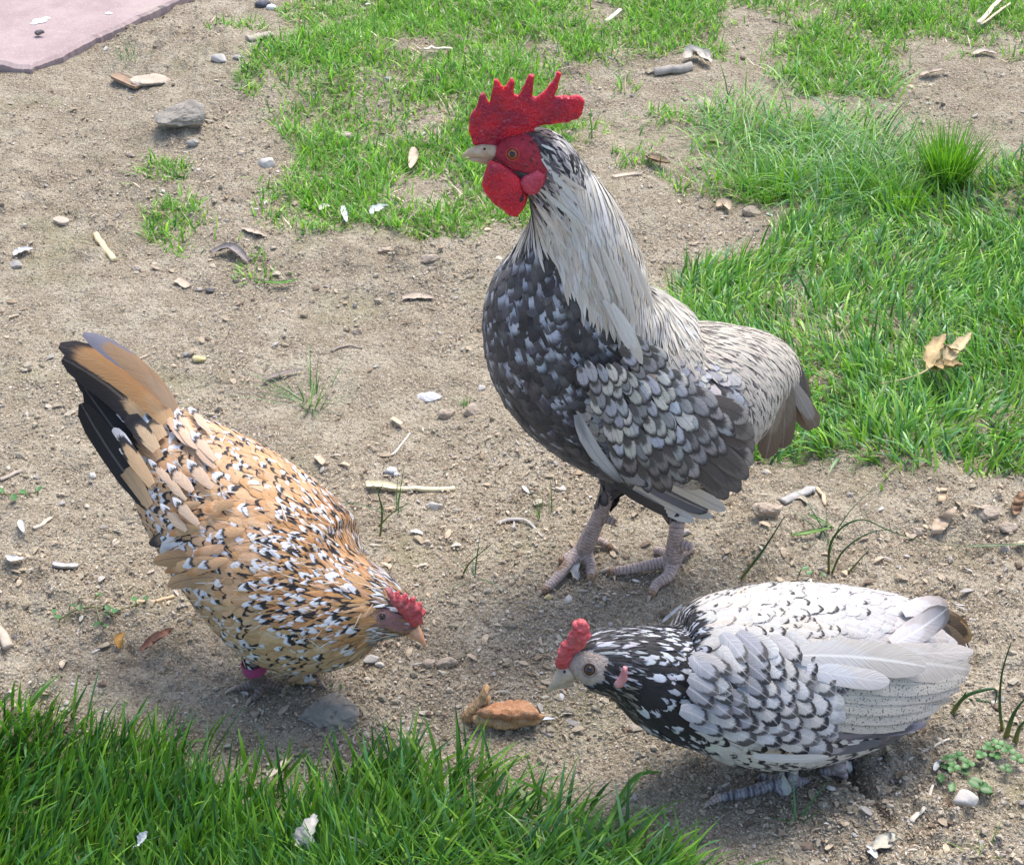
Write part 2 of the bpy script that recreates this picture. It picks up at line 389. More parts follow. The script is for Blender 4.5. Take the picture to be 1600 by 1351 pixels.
# ------------------------------------------------------------------ grass
def blades(p, L, Wd, az, lean, curl, colr, tipc, seg=4, z0=None):
    """p Nx2 bases, L length, Wd width, az lean azimuth, lean (radians from vertical at base), curl extra lean gained towards the tip"""
    n = len(p); z = H(p[:, 0], p[:, 1]) - .002 if z0 is None else z0
    pos = np.stack([p[:, 0], p[:, 1], z], 1); d = np.stack([np.sin(az), np.cos(az)], 1)
    side = np.stack([d[:, 1], -d[:, 0]], 1)
    ang = RNG.uniform(-.9, .9, n); sx = side * np.cos(ang)[:, None] + d * np.sin(ang)[:, None]
    V = np.zeros((n, 2 * seg + 1, 3)); C = np.zeros((n, 2 * seg + 1, 3))
    wv = [.75, 1, .88, .6, .35][:seg] if seg > 3 else [.8, 1, .65]
    for i in range(seg + 1):
        t = i / seg
        if i < seg:
            for j, sg in ((0, -1), (1, 1)):
                V[:, 2 * i + j, :2] = pos[:, :2] + sx * (sg * Wd * wv[i] * .5)[:, None]; V[:, 2 * i + j, 2] = pos[:, 2]
                C[:, 2 * i + j] = colr * (1 - t * t) + tipc * t * t
        else:
            V[:, 2 * seg] = pos; C[:, 2 * seg] = tipc
        a = np.minimum(lean + curl * (t + .5 / seg), 2.2); st = L / seg
        pos = pos + np.stack([d[:, 0] * np.sin(a) * st, d[:, 1] * np.sin(a) * st, np.cos(a) * st], 1)
        gnd = z + .002
        pos[:, 2] = np.maximum(pos[:, 2], gnd)
    k = 2 * seg + 1; o = (np.arange(n) * k)[:, None, None]
    q = np.array([(2 * i, 2 * i + 1, 2 * i + 3, 2 * i + 2) for i in range(seg - 1)])
    t3 = np.array([(2 * seg - 2, 2 * seg - 1, 2 * seg)])
    return V.reshape(-1, 3), C.reshape(-1, 3), (t3[None] + o).reshape(-1, 3), (q[None] + o).reshape(-1, 4)
def merge(parts):
    V = []; C = []; T = []; Q = []; n = 0
    for v, c, t, q in parts:
        V.append(v); C.append(c); T.append(t + n); Q.append(q + n); n += len(v)
    return [np.concatenate(a) for a in (V, C, T, Q)]
def grass_obj(name, parts, label, cat, kind='stuff', parent=None):
    V, C, T, Q = merge(parts); me = fast_mesh(name, V, T, Q); attr(me, 'col', np.clip(C, 0, 1))
    o = link(name, me, GRASS, parent); return tag(o, label, cat, None, kind)
def scatter_poly(poly, per_cm2, dens=None):
    w = np.array([list(flat(*q)) for q in poly]); lo = w.min(0); hi = w.max(0)
    n = int((hi[0] - lo[0]) * (hi[1] - lo[1]) * 1e4 * per_cm2)
    p = np.stack([RNG.uniform(lo[0], hi[0], n), RNG.uniform(lo[1], hi[1], n)], 1)
    p = p[inpoly(p, w[:, :2])]
    if dens is not None:
        q = proj(np.stack([p[:, 0], p[:, 1], 0 * p[:, 0]], 1)); p = p[RNG.random(len(p)) < dens(p, q)]
    return p
def pal_pick(n, pal, pr):
    pal = np.array(pal); k = RNG.choice(len(pal), n, p=pr); return pal[k] * RNG.uniform(.62, 1.38, (n, 1))
LUSH = [(.085, .235, .026), (.135, .32, .032), (.20, .41, .040), (.045, .15, .032), (.30, .50, .075)]
BLUE = [(.11, .28, .10), (.18, .38, .16), (.060, .175, .055)]
def U(a, b, n): return RNG.uniform(a, b, n)

# foreground lawn
def fg():
    poly = [(-250, 1085), (0, 1098), (60, 1122), (200, 1150), (330, 1162), (450, 1205), (600, 1192), (690, 1192), (790, 1225), (900, 1250), (980, 1285), (1060, 1340), (1120, 1420), (1130, 1560), (-300, 1560)]
    def dens(p, q):
        e = np.clip((q[:, 1] - np.interp(q[:, 0], [-250, 0, 200, 450, 690, 900, 1100], [1085, 1098, 1150, 1205, 1192, 1250, 1380])) / 120, .0, 1)
        return np.clip(.12 + .88 * e + 1.6 * fbm(p[:, 0], p[:, 1], 11, 2, 5) * (1 - e * .6), .05, 1)
    p = scatter_poly(poly, 8.0, dens); n = len(p); q = proj(np.stack([p[:, 0], p[:, 1], 0 * p[:, 0]], 1))
    right = np.clip((q[:, 0] - 500) / 500, 0, 1)
    swirl = 2.2 * np.pi * fbm(p[:, 0], p[:, 1], 7, 2, 31)
    az = np.where(RNG.random(n) < .22 + .5 * right, U(.7, 1.7, n), swirl + U(-1.2, 1.2, n))
    L = U(.026, .058, n) * (1 + .5 * fbm(p[:, 0], p[:, 1], 8, 2, 2)); W = U(.0013, .0040, n)
    c = pal_pick(n, LUSH + BLUE[:2], [.27, .24, .14, .20, .04, .08, .03]) * .82; tip = c * U(1.0, 1.45, n)[:, None]
    a = blades(p, L, W, az, np.abs(RNG.normal(.34, .28, n)) + .2 * right, U(.0, .9, n) + .3 * right, c, tip)
    m = n // 9; pp = p[RNG.choice(n, m)] + RNG.normal(0, .004, (m, 2)); cc = pal_pick(m, [(.42, .36, .20), (.30, .30, .13), (.55, .48, .32)], [.4, .4, .2])
    b = blades(pp, U(.015, .035, m), U(.001, .002, m), U(0, 6.28, m), U(.6, 1.3, m), U(0, .8, m), cc, cc)
    grass_obj('foreground_grass', [a, b], 'lush dark green lawn grass along the near edge', 'grass')
fg()
# lawn on the right
def rg():
    poly = [(1045, 455), (1075, 415), (1180, 395), (1235, 340), (1300, 305), (1390, 290), (1470, 290), (1560, 265), (1600, 245), (1900, 180), (2000, 740), (1600, 748), (1500, 742), (1420, 735), (1320, 712), (1235, 722), (1185, 728), (1120, 690), (1060, 520)]
    def dens(p, q):
        e = np.clip((740 - q[:, 1]) / 60, 0, 1) * np.clip((q[:, 0] - 1040) / 50, 0, 1) * np.clip((q[:, 1] - np.interp(q[:, 0], [1045, 1180, 1300, 1390, 1600], [415, 385, 305, 285, 245])) / 35, .25, 1)
        return np.clip(.30 + .6 * e + 1.5 * fbm(p[:, 0], p[:, 1], 10, 2, 8), .06, 1)
    p = scatter_poly(poly, 7.0, dens); n = len(p)
    az = 2.5 * np.pi * fbm(p[:, 0], p[:, 1], 6, 2, 63) + U(-1.3, 1.3, n) - .5
    L = U(.016, .048, n); W = U(.0014, .0031, n)
    c = pal_pick(n, LUSH + BLUE, [.14, .23, .21, .08, .11, .11, .09, .03]); tip = c * U(1.0, 1.5, n)[:, None]
    a = blades(p, L, W, az, np.abs(RNG.normal(.6, .4, n)), U(.2, 1.6, n), c, tip)
    m = n // 8; pp = p[RNG.choice(n, m)] + RNG.normal(0, .004, (m, 2)); cc = pal_pick(m, [(.42, .36, .20), (.30, .30, .13), (.60, .54, .38)], [.4, .35, .25])
    b = blades(pp, U(.015, .035, m), U(.001, .002, m), U(0, 6.28, m), U(.7, 1.4, m), U(0, .8, m), cc, cc)
    grass_obj('lawn_grass', [a, b], 'bright green lawn grass spreading behind the rooster tail on the right', 'grass')
rg()
# sparse, short turf further back
def bgrass():
    polys = [([(370, 150), (400, 95), (470, 60), (560, 40), (640, -40), (1000, -90), (1750, -90), (1750, 95), (1590, 100), (1430, 95), (1390, 150), (1250, 150), (1180, 110), (1080, 80), (980, 100), (1010, 160), (1090, 180), (1160, 250), (1060, 300), (960, 240), (900, 220), (860, 300), (820, 380), (740, 385), (640, 372), (560, 360), (480, 335), (440, 290), (470, 250), (420, 190)], 3.6, 1.0),
             ([(215, 270), (240, 245), (300, 250), (285, 285), (210, 285)], 3.2, .9),
             ([(225, 320), (300, 305), (330, 350), (400, 390), (420, 420), (330, 415), (270, 395), (225, 365)], 3.0, .9),
             ([(365, 425), (420, 415), (465, 435), (400, 450), (365, 445)], 2.6, .8),
             ([(400, 280), (500, 300), (560, 370), (470, 385), (400, 360)], 1.4, .9),
             ([(430, 20), (560, -30), (650, 0), (560, 60), (450, 50)], 2.2, .8),
             ([(320, 55), (410, 38), (420, 62), (330, 72)], 1.2, .8),
             ([(1050, 300), (1090, 250), (1230, 260), (1260, 310), (1180, 320), (1080, 300)], 3.0, 1.2),
             ([(940, 240), (1080, 190), (1140, 230), (1040, 260), (960, 265)], 2.0, 1.0)]
    out = []
    for poly, dn, sc in polys:
        def dens(p, q):
            d = .70 + 3.0 * fbm(p[:, 0], p[:, 1], 9, 3, 14)
            return np.clip(d, .02, 1)
        p = scatter_poly(poly, dn * 2.8, dens); n = len(p)
        c = pal_pick(n, [(.14, .34, .035), (.20, .43, .045), (.29, .52, .07), (.08, .22, .035), (.16, .34, .09)], [.3, .28, .16, .14, .12]); tip = c * U(1.0, 1.45, n)[:, None]
        out.append(blades(p, U(.010, .030, n) * sc, U(.0011, .0026, n), U(0, 6.28, n), np.abs(RNG.normal(.6, .35, n)), U(.1, 1.1, n), c, tip, 3))
        m = n // 4; pp = p[RNG.choice(n, m)] + RNG.normal(0, .012, (m, 2)); cc = pal_pick(m, [(.50, .42, .27), (.34, .32, .16), (.66, .58, .44)], [.4, .3, .3])
        out.append(blades(pp, U(.012, .032, m), U(.001, .0024, m), U(0, 6.28, m), U(.9, 1.45, m), U(0, .5, m), cc, cc, 3))
    grass_obj('turf_grass', out, 'short patchy turf grass with litter in the back of the yard', 'grass')
bgrass()
# long lax bluish grass
def lax():
    poly = [(1070, 225), (1120, 165), (1240, 120), (1400, 145), (1450, 240), (1420, 320), (1290, 345), (1180, 320), (1090, 300)]
    p = scatter_poly(poly, 3.4, lambda p, q: np.clip(.5 + 2 * fbm(p[:, 0], p[:, 1], 8, 2, 99), .05, 1)); n = len(p)
    c = pal_pick(n, BLUE + LUSH[1:3] + [(.30, .42, .20)], [.13, .12, .08, .30, .27, .10])
    a = blades(p, U(.035, .095, n), U(.0013, .0026, n), U(-2.4, 2.0, n), U(.1, .7, n), U(.9, 2.0, n), c, c * 1.3, 5)
    grass_obj('lax_grass', [a], 'long drooping blue green grass beside the upright tuft', 'grass')
lax()
def tuft(name, px, py, n, rad, L, spread, cols, label, cat='grass tuft', W=(.0014, .0024), azr=(0, 6.28), curl=(.1, .6), parts=False, group=None):
    b = G(px, py); p = np.array([b.x, b.y]) + RNG.normal(0, rad, (n, 2)) * .6
    c = np.array(cols)[RNG.integers(0, len(cols), n)] * U(.8, 1.2, n)[:, None]
    d = p - np.array([b.x, b.y]); az = np.where(RNG.random(n) < .7, np.arctan2(d[:, 0], d[:, 1]), U(*azr, n))
    V, C, T, Q = blades(p, U(*L, n), U(*W, n), az, U(.02, spread, n), U(*curl, n), c, c * 1.3, 5)
    me = fast_mesh(name, V, T, Q); attr(me, 'col', np.clip(C, 0, 1)); return tag(link(name, me, GRASS), label, cat, group)
tuft('grass_tuft', 1480, 285, 420, .022, (.05, .09), .5, [(.13, .32, .03), (.18, .38, .04), (.09, .24, .03)], 'dense upright tuft of tall bright green grass at far right')
tuft('grass_tuft', 1330, 300, 160, .022, (.03, .065), .7, LUSH[1:3] + BLUE[:1], 'looser green tuft just left of the tall upright tuft')
tuft('grass_tuft', 1410, 325, 170, .024, (.03, .06), .8, LUSH[1:3], 'low bright tuft in front of the tall upright tuft')
tuft('grass_tuft', 1215, 300, 120, .024, (.03, .065), .8, LUSH[1:3] + BLUE[:1], 'loose tuft at the left end of the long drooping grass')
tuft('grass_sprig', 485, 628, 46, .016, (.02, .07), 1.25, [(.10, .22, .06), (.16, .30, .10), (.07, .17, .05)], 'green grass sprig growing in bare soil between the spotted hen and the rooster breast', 'grass sprig', (.0009, .0018))
tuft('grass_sprig', 1295, 845, 12, .012, (.03, .085), 1.0, [(.05, .12, .06), (.07, .16, .07)], 'sparse dark sprig of arching blades above the white hen back', 'grass sprig', (.001, .0018), curl=(.6, 1.7))
tuft('grass_sprig', 848, 805, 9, .008, (.02, .05), 1.0, [(.08, .18, .06), (.11, .24, .08)], 'small sprig in the soil left of the rooster shank', 'grass sprig', (.0009, .0016))
tuft('grass_sprig', 612, 800, 7, .008, (.03, .075), 1.2, [(.05, .13, .06), (.08, .18, .08)], 'thin dark sprig beside the pale stalk right of the spotted hen', 'grass sprig', (.0009, .0015))
tuft('grass_sprig', 728, 636, 9, .004, (.008, .018), .8, [(.10, .25, .05)], 'tiny green seedling in open soil left of the rooster breast', 'grass sprig', (.001, .0018))
tuft('grass_sprig', 1540, 1330, 10, .006, (.012, .03), .9, [(.13, .28, .05), (.20, .32, .07)], 'yellow green seedling at the lower right', 'grass sprig', (.001, .0018))
tuft('grass_sprig', 740, 905, 8, .006, (.02, .07), 1.4, [(.05, .12, .05), (.07, .16, .07)], 'few dark blades lying on soil left of the rooster feet', 'grass sprig', (.0008, .0014), curl=(.4, 1.4))
tuft('grass_sprig', 1240, 1285, 8, .006, (.02, .05), 1.2, [(.06, .17, .05), (.10, .24, .10)], 'few green blades below the white hen foot', 'grass sprig', (.001, .002))
tuft('grass_sprig', 205, 92, 24, .016, (.02, .05), 1.2, [(.08, .18, .06), (.12, .24, .09)], 'wispy sprig at the edge of the pink concrete', 'grass sprig', (.0008, .0015))
tuft('grass_sprig', 1430, 690, 60, .05, (.02, .05), 1.3, LUSH[1:3], 'trailing blades hanging over the soil below the right lawn', 'grass sprig', curl=(.6, 1.5))

# ------------------------------------------------------------------ shape helpers
def catmull(rows, sub):
    R = np.array(rows, float); out = []
    for i in range(len(R) - 1):
        p0 = R[max(i - 1, 0)]; p1 = R[i]; p2 = R[i + 1]; p3 = R[min(i + 2, len(R) - 1)]
        for k in range(sub):
            t = k / sub; out.append(.5 * ((2 * p1) + (p2 - p0) * t + (2 * p0 - 5 * p1 + 4 * p2 - p3) * t * t + (3 * p1 - p0 - 3 * p2 + p3) * t ** 3))
    out.append(R[-1]); return np.array(out)
LEGLINES = []
class MB:
    def __init__(s): s.v = []; s.f = []
    def rings(s, rings):
        n = len(rings[0]); o = len(s.v)
        for r in rings: s.v += [Vector(p) for p in r]
        for i in range(len(rings) - 1):
            for j in range(n): s.f.append((o + i * n + j, o + i * n + (j + 1) % n, o + (i + 1) * n + (j + 1) % n, o + (i + 1) * n + j))
        for r, base, rev in ((rings[0], o, True), (rings[-1], o + (len(rings) - 1) * n, False)):
            c = len(s.v); s.v.append(sum((Vector(p) for p in r), Vector()) / n)
            for j in range(n):
                a, b = base + j, base + (j + 1) % n; s.f.append((c, b, a) if rev else (c, a, b))
    def loft(s, secs, sub=4, n=22):                        # secs: px, py, distance, half-width in px, depth ratio
        q = catmull(secs, sub); C = [P(a[0], a[1], a[2]) for a in q]; rings = []
        for i, a in enumerate(q):
            t = (C[min(i + 1, len(C) - 1)] - C[max(i - 1, 0)]).normalized(); view = (C[i] - CAM).normalized()
            u = t.cross(view).normalized(); w_ = t.cross(u).normalized(); r = max(a[3], .5) * px_size(C[i])
            rings.append([C[i] + u * (math.cos(2 * math.pi * k / n) * r) + w_ * (math.sin(2 * math.pi * k / n) * r * a[4]) for k in range(n)])
        s.rings(rings)
    def tube(s, pts, n=10, sub=3, leg=True):                          # pts: (Vector, radius)
        q = catmull([(*p, r) for p, r in pts], sub); C = [Vector(a[:3]) for a in q]; rings = []; u = None
        if leg: LEGLINES.append(catmull([(*p, r) for p, r in pts], 12)[:, :3])
        for i, a in enumerate(q):
            t = (C[min(i + 1, len(C) - 1)] - C[max(i - 1, 0)]).normalized()
            if u is None: u = t.orthogonal()
            u = (u - t * u.dot(t)).normalized(); w_ = t.cross(u)
            rings.append([C[i] + (u * math.cos(2 * math.pi * k / n) + w_ * math.sin(2 * math.pi * k / n)) * max(a[3], .0003) for k in range(n)])
        s.rings(rings)
    def mesh(s, name):
        me = raw(name, s.v, s.f); bm = bmesh.new(); bm.from_mesh(me); bmesh.ops.recalc_face_normals(bm, faces=bm.faces); bm.to_mesh(me); bm.free(); return me
    def solid(s, name, voxel, smooth=6):                    # one continuous surface
        me = s.mesh(name); o = bpy.data.objects.new(name, me); COL.objects.link(o)
        m = o.modifiers.new('r', 'REMESH'); m.mode = 'VOXEL'; m.voxel_size = voxel
        if smooth: k = o.modifiers.new('s', 'SMOOTH'); k.factor = .5; k.iterations = smooth
        dg = bpy.context.evaluated_depsgraph_get(); r = bpy.data.meshes.new_from_object(o.evaluated_get(dg))
        bpy.data.objects.remove(o); bpy.data.meshes.remove(me); r.name = name; return r
def inflate(outline, tmax, to3, step, side, edge=.0004, wav=0., dome=1.):
    """solid with that outline: to3 maps 2-D to a point in space, side is the thickness direction there; thickness grows away from the edge"""
    o = [Vector(p) for p in outline]; pts = []
    for i, p in enumerate(o):
        q = o[(i + 1) % len(o)]; k = max(1, int((q - p).length / step))
        for j in range(k): pts.append(p.lerp(q, j / k))
    nb = len(pts); A = np.array([tuple(p) for p in pts]); lo = A.min(0); hi = A.max(0)
    cand = np.array([(x + (step * .5 if iy % 2 else 0), y) for iy, y in enumerate(np.arange(lo[1], hi[1], step * .87)) for x in np.arange(lo[0], hi[0], step)])
    cand = cand[inpoly(cand, A)]
    def ed(q):
        a = A; b = np.roll(A, -1, 0); ab = b - a; t = np.clip(((q - a) * ab).sum(1) / np.maximum((ab ** 2).sum(1), 1e-12), 0, 1)
        return np.sqrt((((a + ab * t[:, None]) - q) ** 2).sum(1).min())
    D = np.array([ed(q) for q in cand]) if len(cand) else np.zeros(0)
    cand = cand[D > step * .55]; D = D[D > step * .55]
    allp = [Vector(p) for p in A] + [Vector(c) for c in cand]
    vs, _, fs, ov, _, _ = delaunay_2d_cdt(allp, [], [list(range(nb))], 1, 1e-6)
    D2 = np.array([ed(np.array(v)) for v in vs]); md = max(D2.max(), 1e-6)
    scale = tmax
    V = []; Fc = []
    th = [scale * math.sqrt(max(0, 1 - (1 - min(d / (md * dome), 1)) ** 2)) for d in D2]
    for sg in (1, -1):
        for v, t, d in zip(vs, th, D2):
            p = to3(v[0], v[1]); s_ = side if isinstance(side, Vector) else side(v[0], v[1])
            off = wav * math.sin(v[0] * .13 + v[1] * .09)
            V.append(p + s_ * (off + sg * (edge + t)))
    n = len(vs); onb = {}
    for f in fs:
        f = list(f); Fc.append(tuple(f)); Fc.append(tuple(n + i for i in reversed(f)))
    # rim
    cnt = {}
    for f in fs:
        for i in range(len(f)):
            a, b = f[i], f[(i + 1) % len(f)]; cnt[(a, b)] = 1
    for (a, b) in cnt:
        if (b, a) not in cnt: Fc.append((b, a, n + a, n + b))
    return V, Fc
def inflate_obj(name, outline, tmax, Y, mat, parent, step=4, lump=0., **kw):
    V, Fc = inflate(outline, tmax, lambda x, y: P(x, y, Y), step, Vector((0, 1, 0)), **kw)
    me = raw(name, V, Fc); bm = bmesh.new(); bm.from_mesh(me); bmesh.ops.recalc_face_normals(bm, faces=bm.faces); bm.normal_update()
    if lump:
        for v in bm.verts: k = vn(np.array([v.co.x * 330]), np.array([v.co.z * 330 + v.co.y * 120]), 3)[0]; v.co += v.normal * (lump * (k - .4))
    bm.to_mesh(me); bm.free()
    return link(name, me, mat, parent)
def zm(pts, ox, oy, sc): return [(ox + x / sc, oy + y / sc) for x, y in pts]
def ball(name, c, r, mat, parent, sc=(1, 1, 1)):
    bm = bmesh.new(); bmesh.ops.create_uvsphere(bm, u_segments=20, v_segments=12, radius=1)
    for v in bm.verts: v.co = Vector((v.co.x * r * sc[0], v.co.y * r * sc[1], v.co.z * r * sc[2])) + c
    me = bpy.data.meshes.new(name); bm.to_mesh(me); bm.free(); return link(name, me, mat, parent)
def disc(name, c, nrm, r, mat, parent, bulge=.3, ring=0.):
    """a lens lying on a surface (or, with ring > 0, a rounded ring)"""
    u = nrm.orthogonal().normalized(); w_ = nrm.cross(u); V = []; Fc = []; n = 24
    prof = [(1, 0), (.97, .35), (.8, .7), (.5, .92), (.15, 1)] if not ring else [(1 + ring, -.3), (1 + ring * .9, .5), (1 + ring * .5, 1), (1, .6), (1 - ring * .15, -.2)]
    for pr, ph in prof:
        for k in range(n):
            a = 2 * math.pi * k / n; V.append(c + (u * math.cos(a) + w_ * math.sin(a)) * r * pr + nrm * (ph * bulge * r))
    for i in range(len(prof) - 1):
        for k in range(n): Fc.append((i * n + k, i * n + (k + 1) % n, (i + 1) * n + (k + 1) % n, (i + 1) * n + k))
    if not ring: Fc.append(tuple((len(prof) - 1) * n + k for k in range(n)))
    return link(name, raw(name, V, Fc), mat, parent)

# ------------------------------------------------------------------ feathers
PROF = {'round': ((0, .2, .42, .64, .82, .94, 1), (.40, .72, .95, 1, .86, .52, .12)),
        'broad': ((0, .15, .35, .6, .8, .93, 1), (.55, .82, 1, 1, .95, .68, .22)),
        'point': ((0, .2, .42, .64, .82, .94, 1), (.55, .85, 1, .85, .55, .28, .05)),
        'wisp': ((0, .3, .6, .85, 1), (.7, 1, .8, .45, .05))}
class Plume:
    def __init__(s): s.V = []; s.F = []; s.U = []; s.A = []; s.B = []; s.C = []; s.T = []; s.E = []
    def add(s, mids, nrms, W, st):
        prof = PROF[st.get('prof', 'round')]; vs, ws = prof; o = len(s.V); k = len(vs); seed = random.random()
        jig = st.get('fray', .0)
        for i in range(k):
            t = (mids[min(i + 1, k - 1)] - mids[max(i - 1, 0)]).normalized(); nr = nrms[i]; side = t.cross(nr).normalized()
            w_ = W * ws[i] * .5
            for sg in (-1, 0, 1):
                jw = 1 + (random.uniform(-jig, jig) if sg else 0)
                p = mids[i] + side * (sg * w_ * jw) - nr * (abs(sg) * w_ * st.get('cup', .22) * .7)
                s.V.append(p); s.U.append((sg, vs[i], seed))
                s.A.append((*st['A'], st.get('soft', .04))); s.B.append((*st.get('B', st['A']), max(12., (mids[-1] - mids[0]).length / .0015))); s.C.append((*st.get('C', st.get('B', st['A'])), st.get('speck', 0.)))
                s.E.append(st.get('edge', .22)); s.T.append((st.get('t1', 3.), st.get('t2', 4.), st.get('shaft', 0.)))
        for i in range(k - 1):
            for j in (0, 1): a = o + i * 3 + j; s.F.append((a, a + 1, a + 4, a + 3))
    def build(s, name, parent, kind=None):
        me = fast_mesh(name, np.array([tuple(v) for v in s.V]), None, np.array(s.F))
        attr(me, 'fuv', s.U, 'FLOAT_VECTOR'); attr(me, 'ft', s.T, 'FLOAT_VECTOR'); attr(me, 'fe', s.E, 'FLOAT')
        for n_, d in (('fa', s.A), ('fb', s.B), ('fc', s.C)): attr(me, n_, d)
        o = link(name, me, FEATHER, parent)
        if kind: o['kind'] = kind
        return o
def jit(c, a=.12):
    k = random.uniform(1 - a, 1 + a); return tuple(max(0, min(1, x * k * random.uniform(1 - a * .25, 1 + a * .25))) for x in c)
class Bird:
    def __init__(s, name, label, cat, base, mesh, flow):
        s.lines = list(LEGLINES); LEGLINES.clear()
        s.root = empty(name, base); tag(s.root, label, cat); s.me = mesh; mesh.name = 'body'
        n = len(mesh.vertices); V = np.zeros(n * 3, np.float32); mesh.vertices.foreach_get('co', V); s.V = V.reshape(-1, 3)
        s.F = [tuple(p.vertices) for p in mesh.polygons]
        s.bvh = BVHTree.FromPolygons([Vector(v) for v in s.V], s.F); s.flow = flow; s.FP = np.array([(a, b) for a, b, _, _ in flow], float)
        s.FD = np.array([(c, d) for _, _, c, d in flow], float); s.FD /= np.linalg.norm(s.FD, axis=1)[:, None]
        s.body = link('body', mesh, SKIN, s.root); s.parts = []; s.pl = Plume()
    def paint(s, fn):                                     # fn(px Nx2, V Nx3) -> Nx3
        attr(s.me, 'col', fn(proj(s.V), s.V)); attr(s.me, 'leg', (s.V[:, 2] < .09).astype(float), 'FLOAT')
        ring = np.zeros(len(s.V)); low = np.where(s.V[:, 2] < .09)[0]; P0 = []; D0 = []
        for ln in s.lines:
            P0.append(ln); D0.append(np.concatenate([[0], np.cumsum(np.linalg.norm(np.diff(ln, axis=0), axis=1))]))
        P0 = np.concatenate(P0); D0 = np.concatenate(D0)
        for i0 in range(0, len(low), 2000):
            k = low[i0:i0 + 2000]; d = ((s.V[k][:, None] - P0[None]) ** 2).sum(2); j = np.argsort(d, 1)[:, :2]; w_ = 1 / (np.take_along_axis(d, j, 1) + 1e-8); ring[k] = (D0[j] * w_).sum(1) / w_.sum(1)
        attr(s.me, 'ring', ring, 'FLOAT')
    def claw(s, a, b, r=.0022):
        d = (b - a); d.z = 0; d.normalize(); mb = MB(); mb.tube([(b - d * .002 + Vector((0, 0, r)), r * 1.15), (b + d * .004 + Vector((0, 0, r * .9)), r * .85), (b + d * .0085 + Vector((0, 0, -r * .4)), .0004)], 8, 4, False)
        link('claw', mb.mesh('claw'), HORN3, s.root)
    def direction(s, px, py):
        d = ((s.FP - (px, py)) ** 2).sum(1) + 60.; w_ = 1 / d ** 1.5; v = (s.FD * w_[:, None]).sum(0); return v / max(np.linalg.norm(v), 1e-12)
    def path(s, p, nr, d2, L, st, extra=0.):
        vs = PROF[st.get('prof', 'round')][0]; mids = []; nr_ = []; cur = p; h0 = st.get('h0', .0006) + extra; lift = st.get('lift', .0028) * .6 * random.uniform(.7, 1.3)
        d = RT * d2[0] - UP * d2[1]; d = (d - nr * d.dot(nr))
        if d.length < 1e-4: d = nr.orthogonal()
        d.normalize(); prev = 0
        for v in vs:
            if v > 0:
                q = cur + d * (L * (v - prev)); hit, n2, _, _ = s.bvh.find_nearest(q)
                if hit is not None and (hit - q).length < .012:
                    cur = hit; nr = (nr + n2).normalized() if n2.dot(nr) > -.2 else nr
                else: cur = q
                d2_ = d - nr * d.dot(nr); d = d2_.normalized() if d2_.length > 1e-4 else d
            prev = v
            mids.append(cur + nr * (h0 + lift * v)); nr_.append(nr)
        return mids, nr_
    def cover(s, style, tries, seed=1):
        rnd = random.Random(seed); V = s.V; tri = np.array([f[:3] for f in s.F]); a = V[tri[:, 0]]; ar = np.linalg.norm(np.cross(V[tri[:, 1]] - a, V[tri[:, 2]] - a), axis=1)
        pick = RNG.choice(len(tri), tries, p=ar / ar.sum()); cen = np.array([V[list(s.F[i])].mean(0) for i in pick]); pxs = proj(cen)
        grid = {}; made = []
        for c, q in zip(cen, pxs):
            st = style(q[0], q[1], c)
            if st is None: continue
            sp_ = st['sp'] * st['W']; cell = .008; key = tuple(int(math.floor(x / cell)) for x in c); ok = True; R = int(sp_ / cell) + 1
            for i in range(-R, R + 1):
                for j in range(-R, R + 1):
                    for k in range(-R, R + 1):
                        for o in grid.get((key[0] + i, key[1] + j, key[2] + k), ()):
                            if abs(o[0] - c[0]) < sp_ and (o[0] - c[0]) ** 2 + (o[1] - c[1]) ** 2 + (o[2] - c[2]) ** 2 < sp_ * sp_: ok = False; break
                        if not ok: break
                    if not ok: break
                if not ok: break
            if not ok: continue
            grid.setdefault(key, []).append(c)
            p = Vector(c); hit, nr, _, _ = s.bvh.find_nearest(p); d2 = s.direction(q[0], q[1]); an = random.gauss(0, st.get('wild', .16)); ca, sa = math.cos(an), math.sin(an)
            d2 = (d2[0] * ca - d2[1] * sa, d2[0] * sa + d2[1] * ca); sz = random.uniform(.82, 1.18)
            m, n2 = s.path(hit, nr, d2, st['L'] * sz, st)
            vis = nr.dot((CAM - hit).normalized())
            made.append((vis * st['L'] * st['W'] if st.get('single', True) else -1, m, n2, st['W'] * sz, st))
        made.sort(key=lambda x: -x[0])
        return made
    def finish(s, made, singles, name='feather'):
        for i, (sc_, m, n2, W, st) in enumerate(made):
            if i < singles and sc_ > 0:
                p = Plume(); p.add(m, n2, W, st); p.build(name, s.root)
            else: s.pl.add(m, n2, W, st)
    def hit(s, px, py, Yd):
        d = ray(px, py).normalized(); h, n2, _, _ = s.bvh.ray_cast(CAM, d)
        return (h, n2) if h is not None else (P(px, py, Yd), None)
    def big(s, name, pts, Wpx, st, h=.004, lift=.003, Yd=1.3, single=True):
        """one large feather laid over the bird from root to tip through these photo points"""
        q = catmull([(a, b) for a, b in pts], 8); vs = PROF[st.get('prof', 'broad')][0]; mids = []; nn = []; lastn = None; lastp = None
        for v in vs:
            x = v * (len(q) - 1); i = min(int(x), len(q) - 2); f = x - i; a = q[i] * (1 - f) + q[i + 1] * f
            hp, n2 = s.hit(a[0], a[1], Yd)
            if n2 is None and lastp is not None: hp = P(a[0], a[1], lastp.y)
            if n2 is None: n2 = lastn if lastn is not None else (CAM - hp).normalized()
            view = (CAM - hp).normalized(); n2 = (n2 + view * .9).normalized()
            lastn = n2; lastp = hp; mids.append(hp); nn.append(n2)
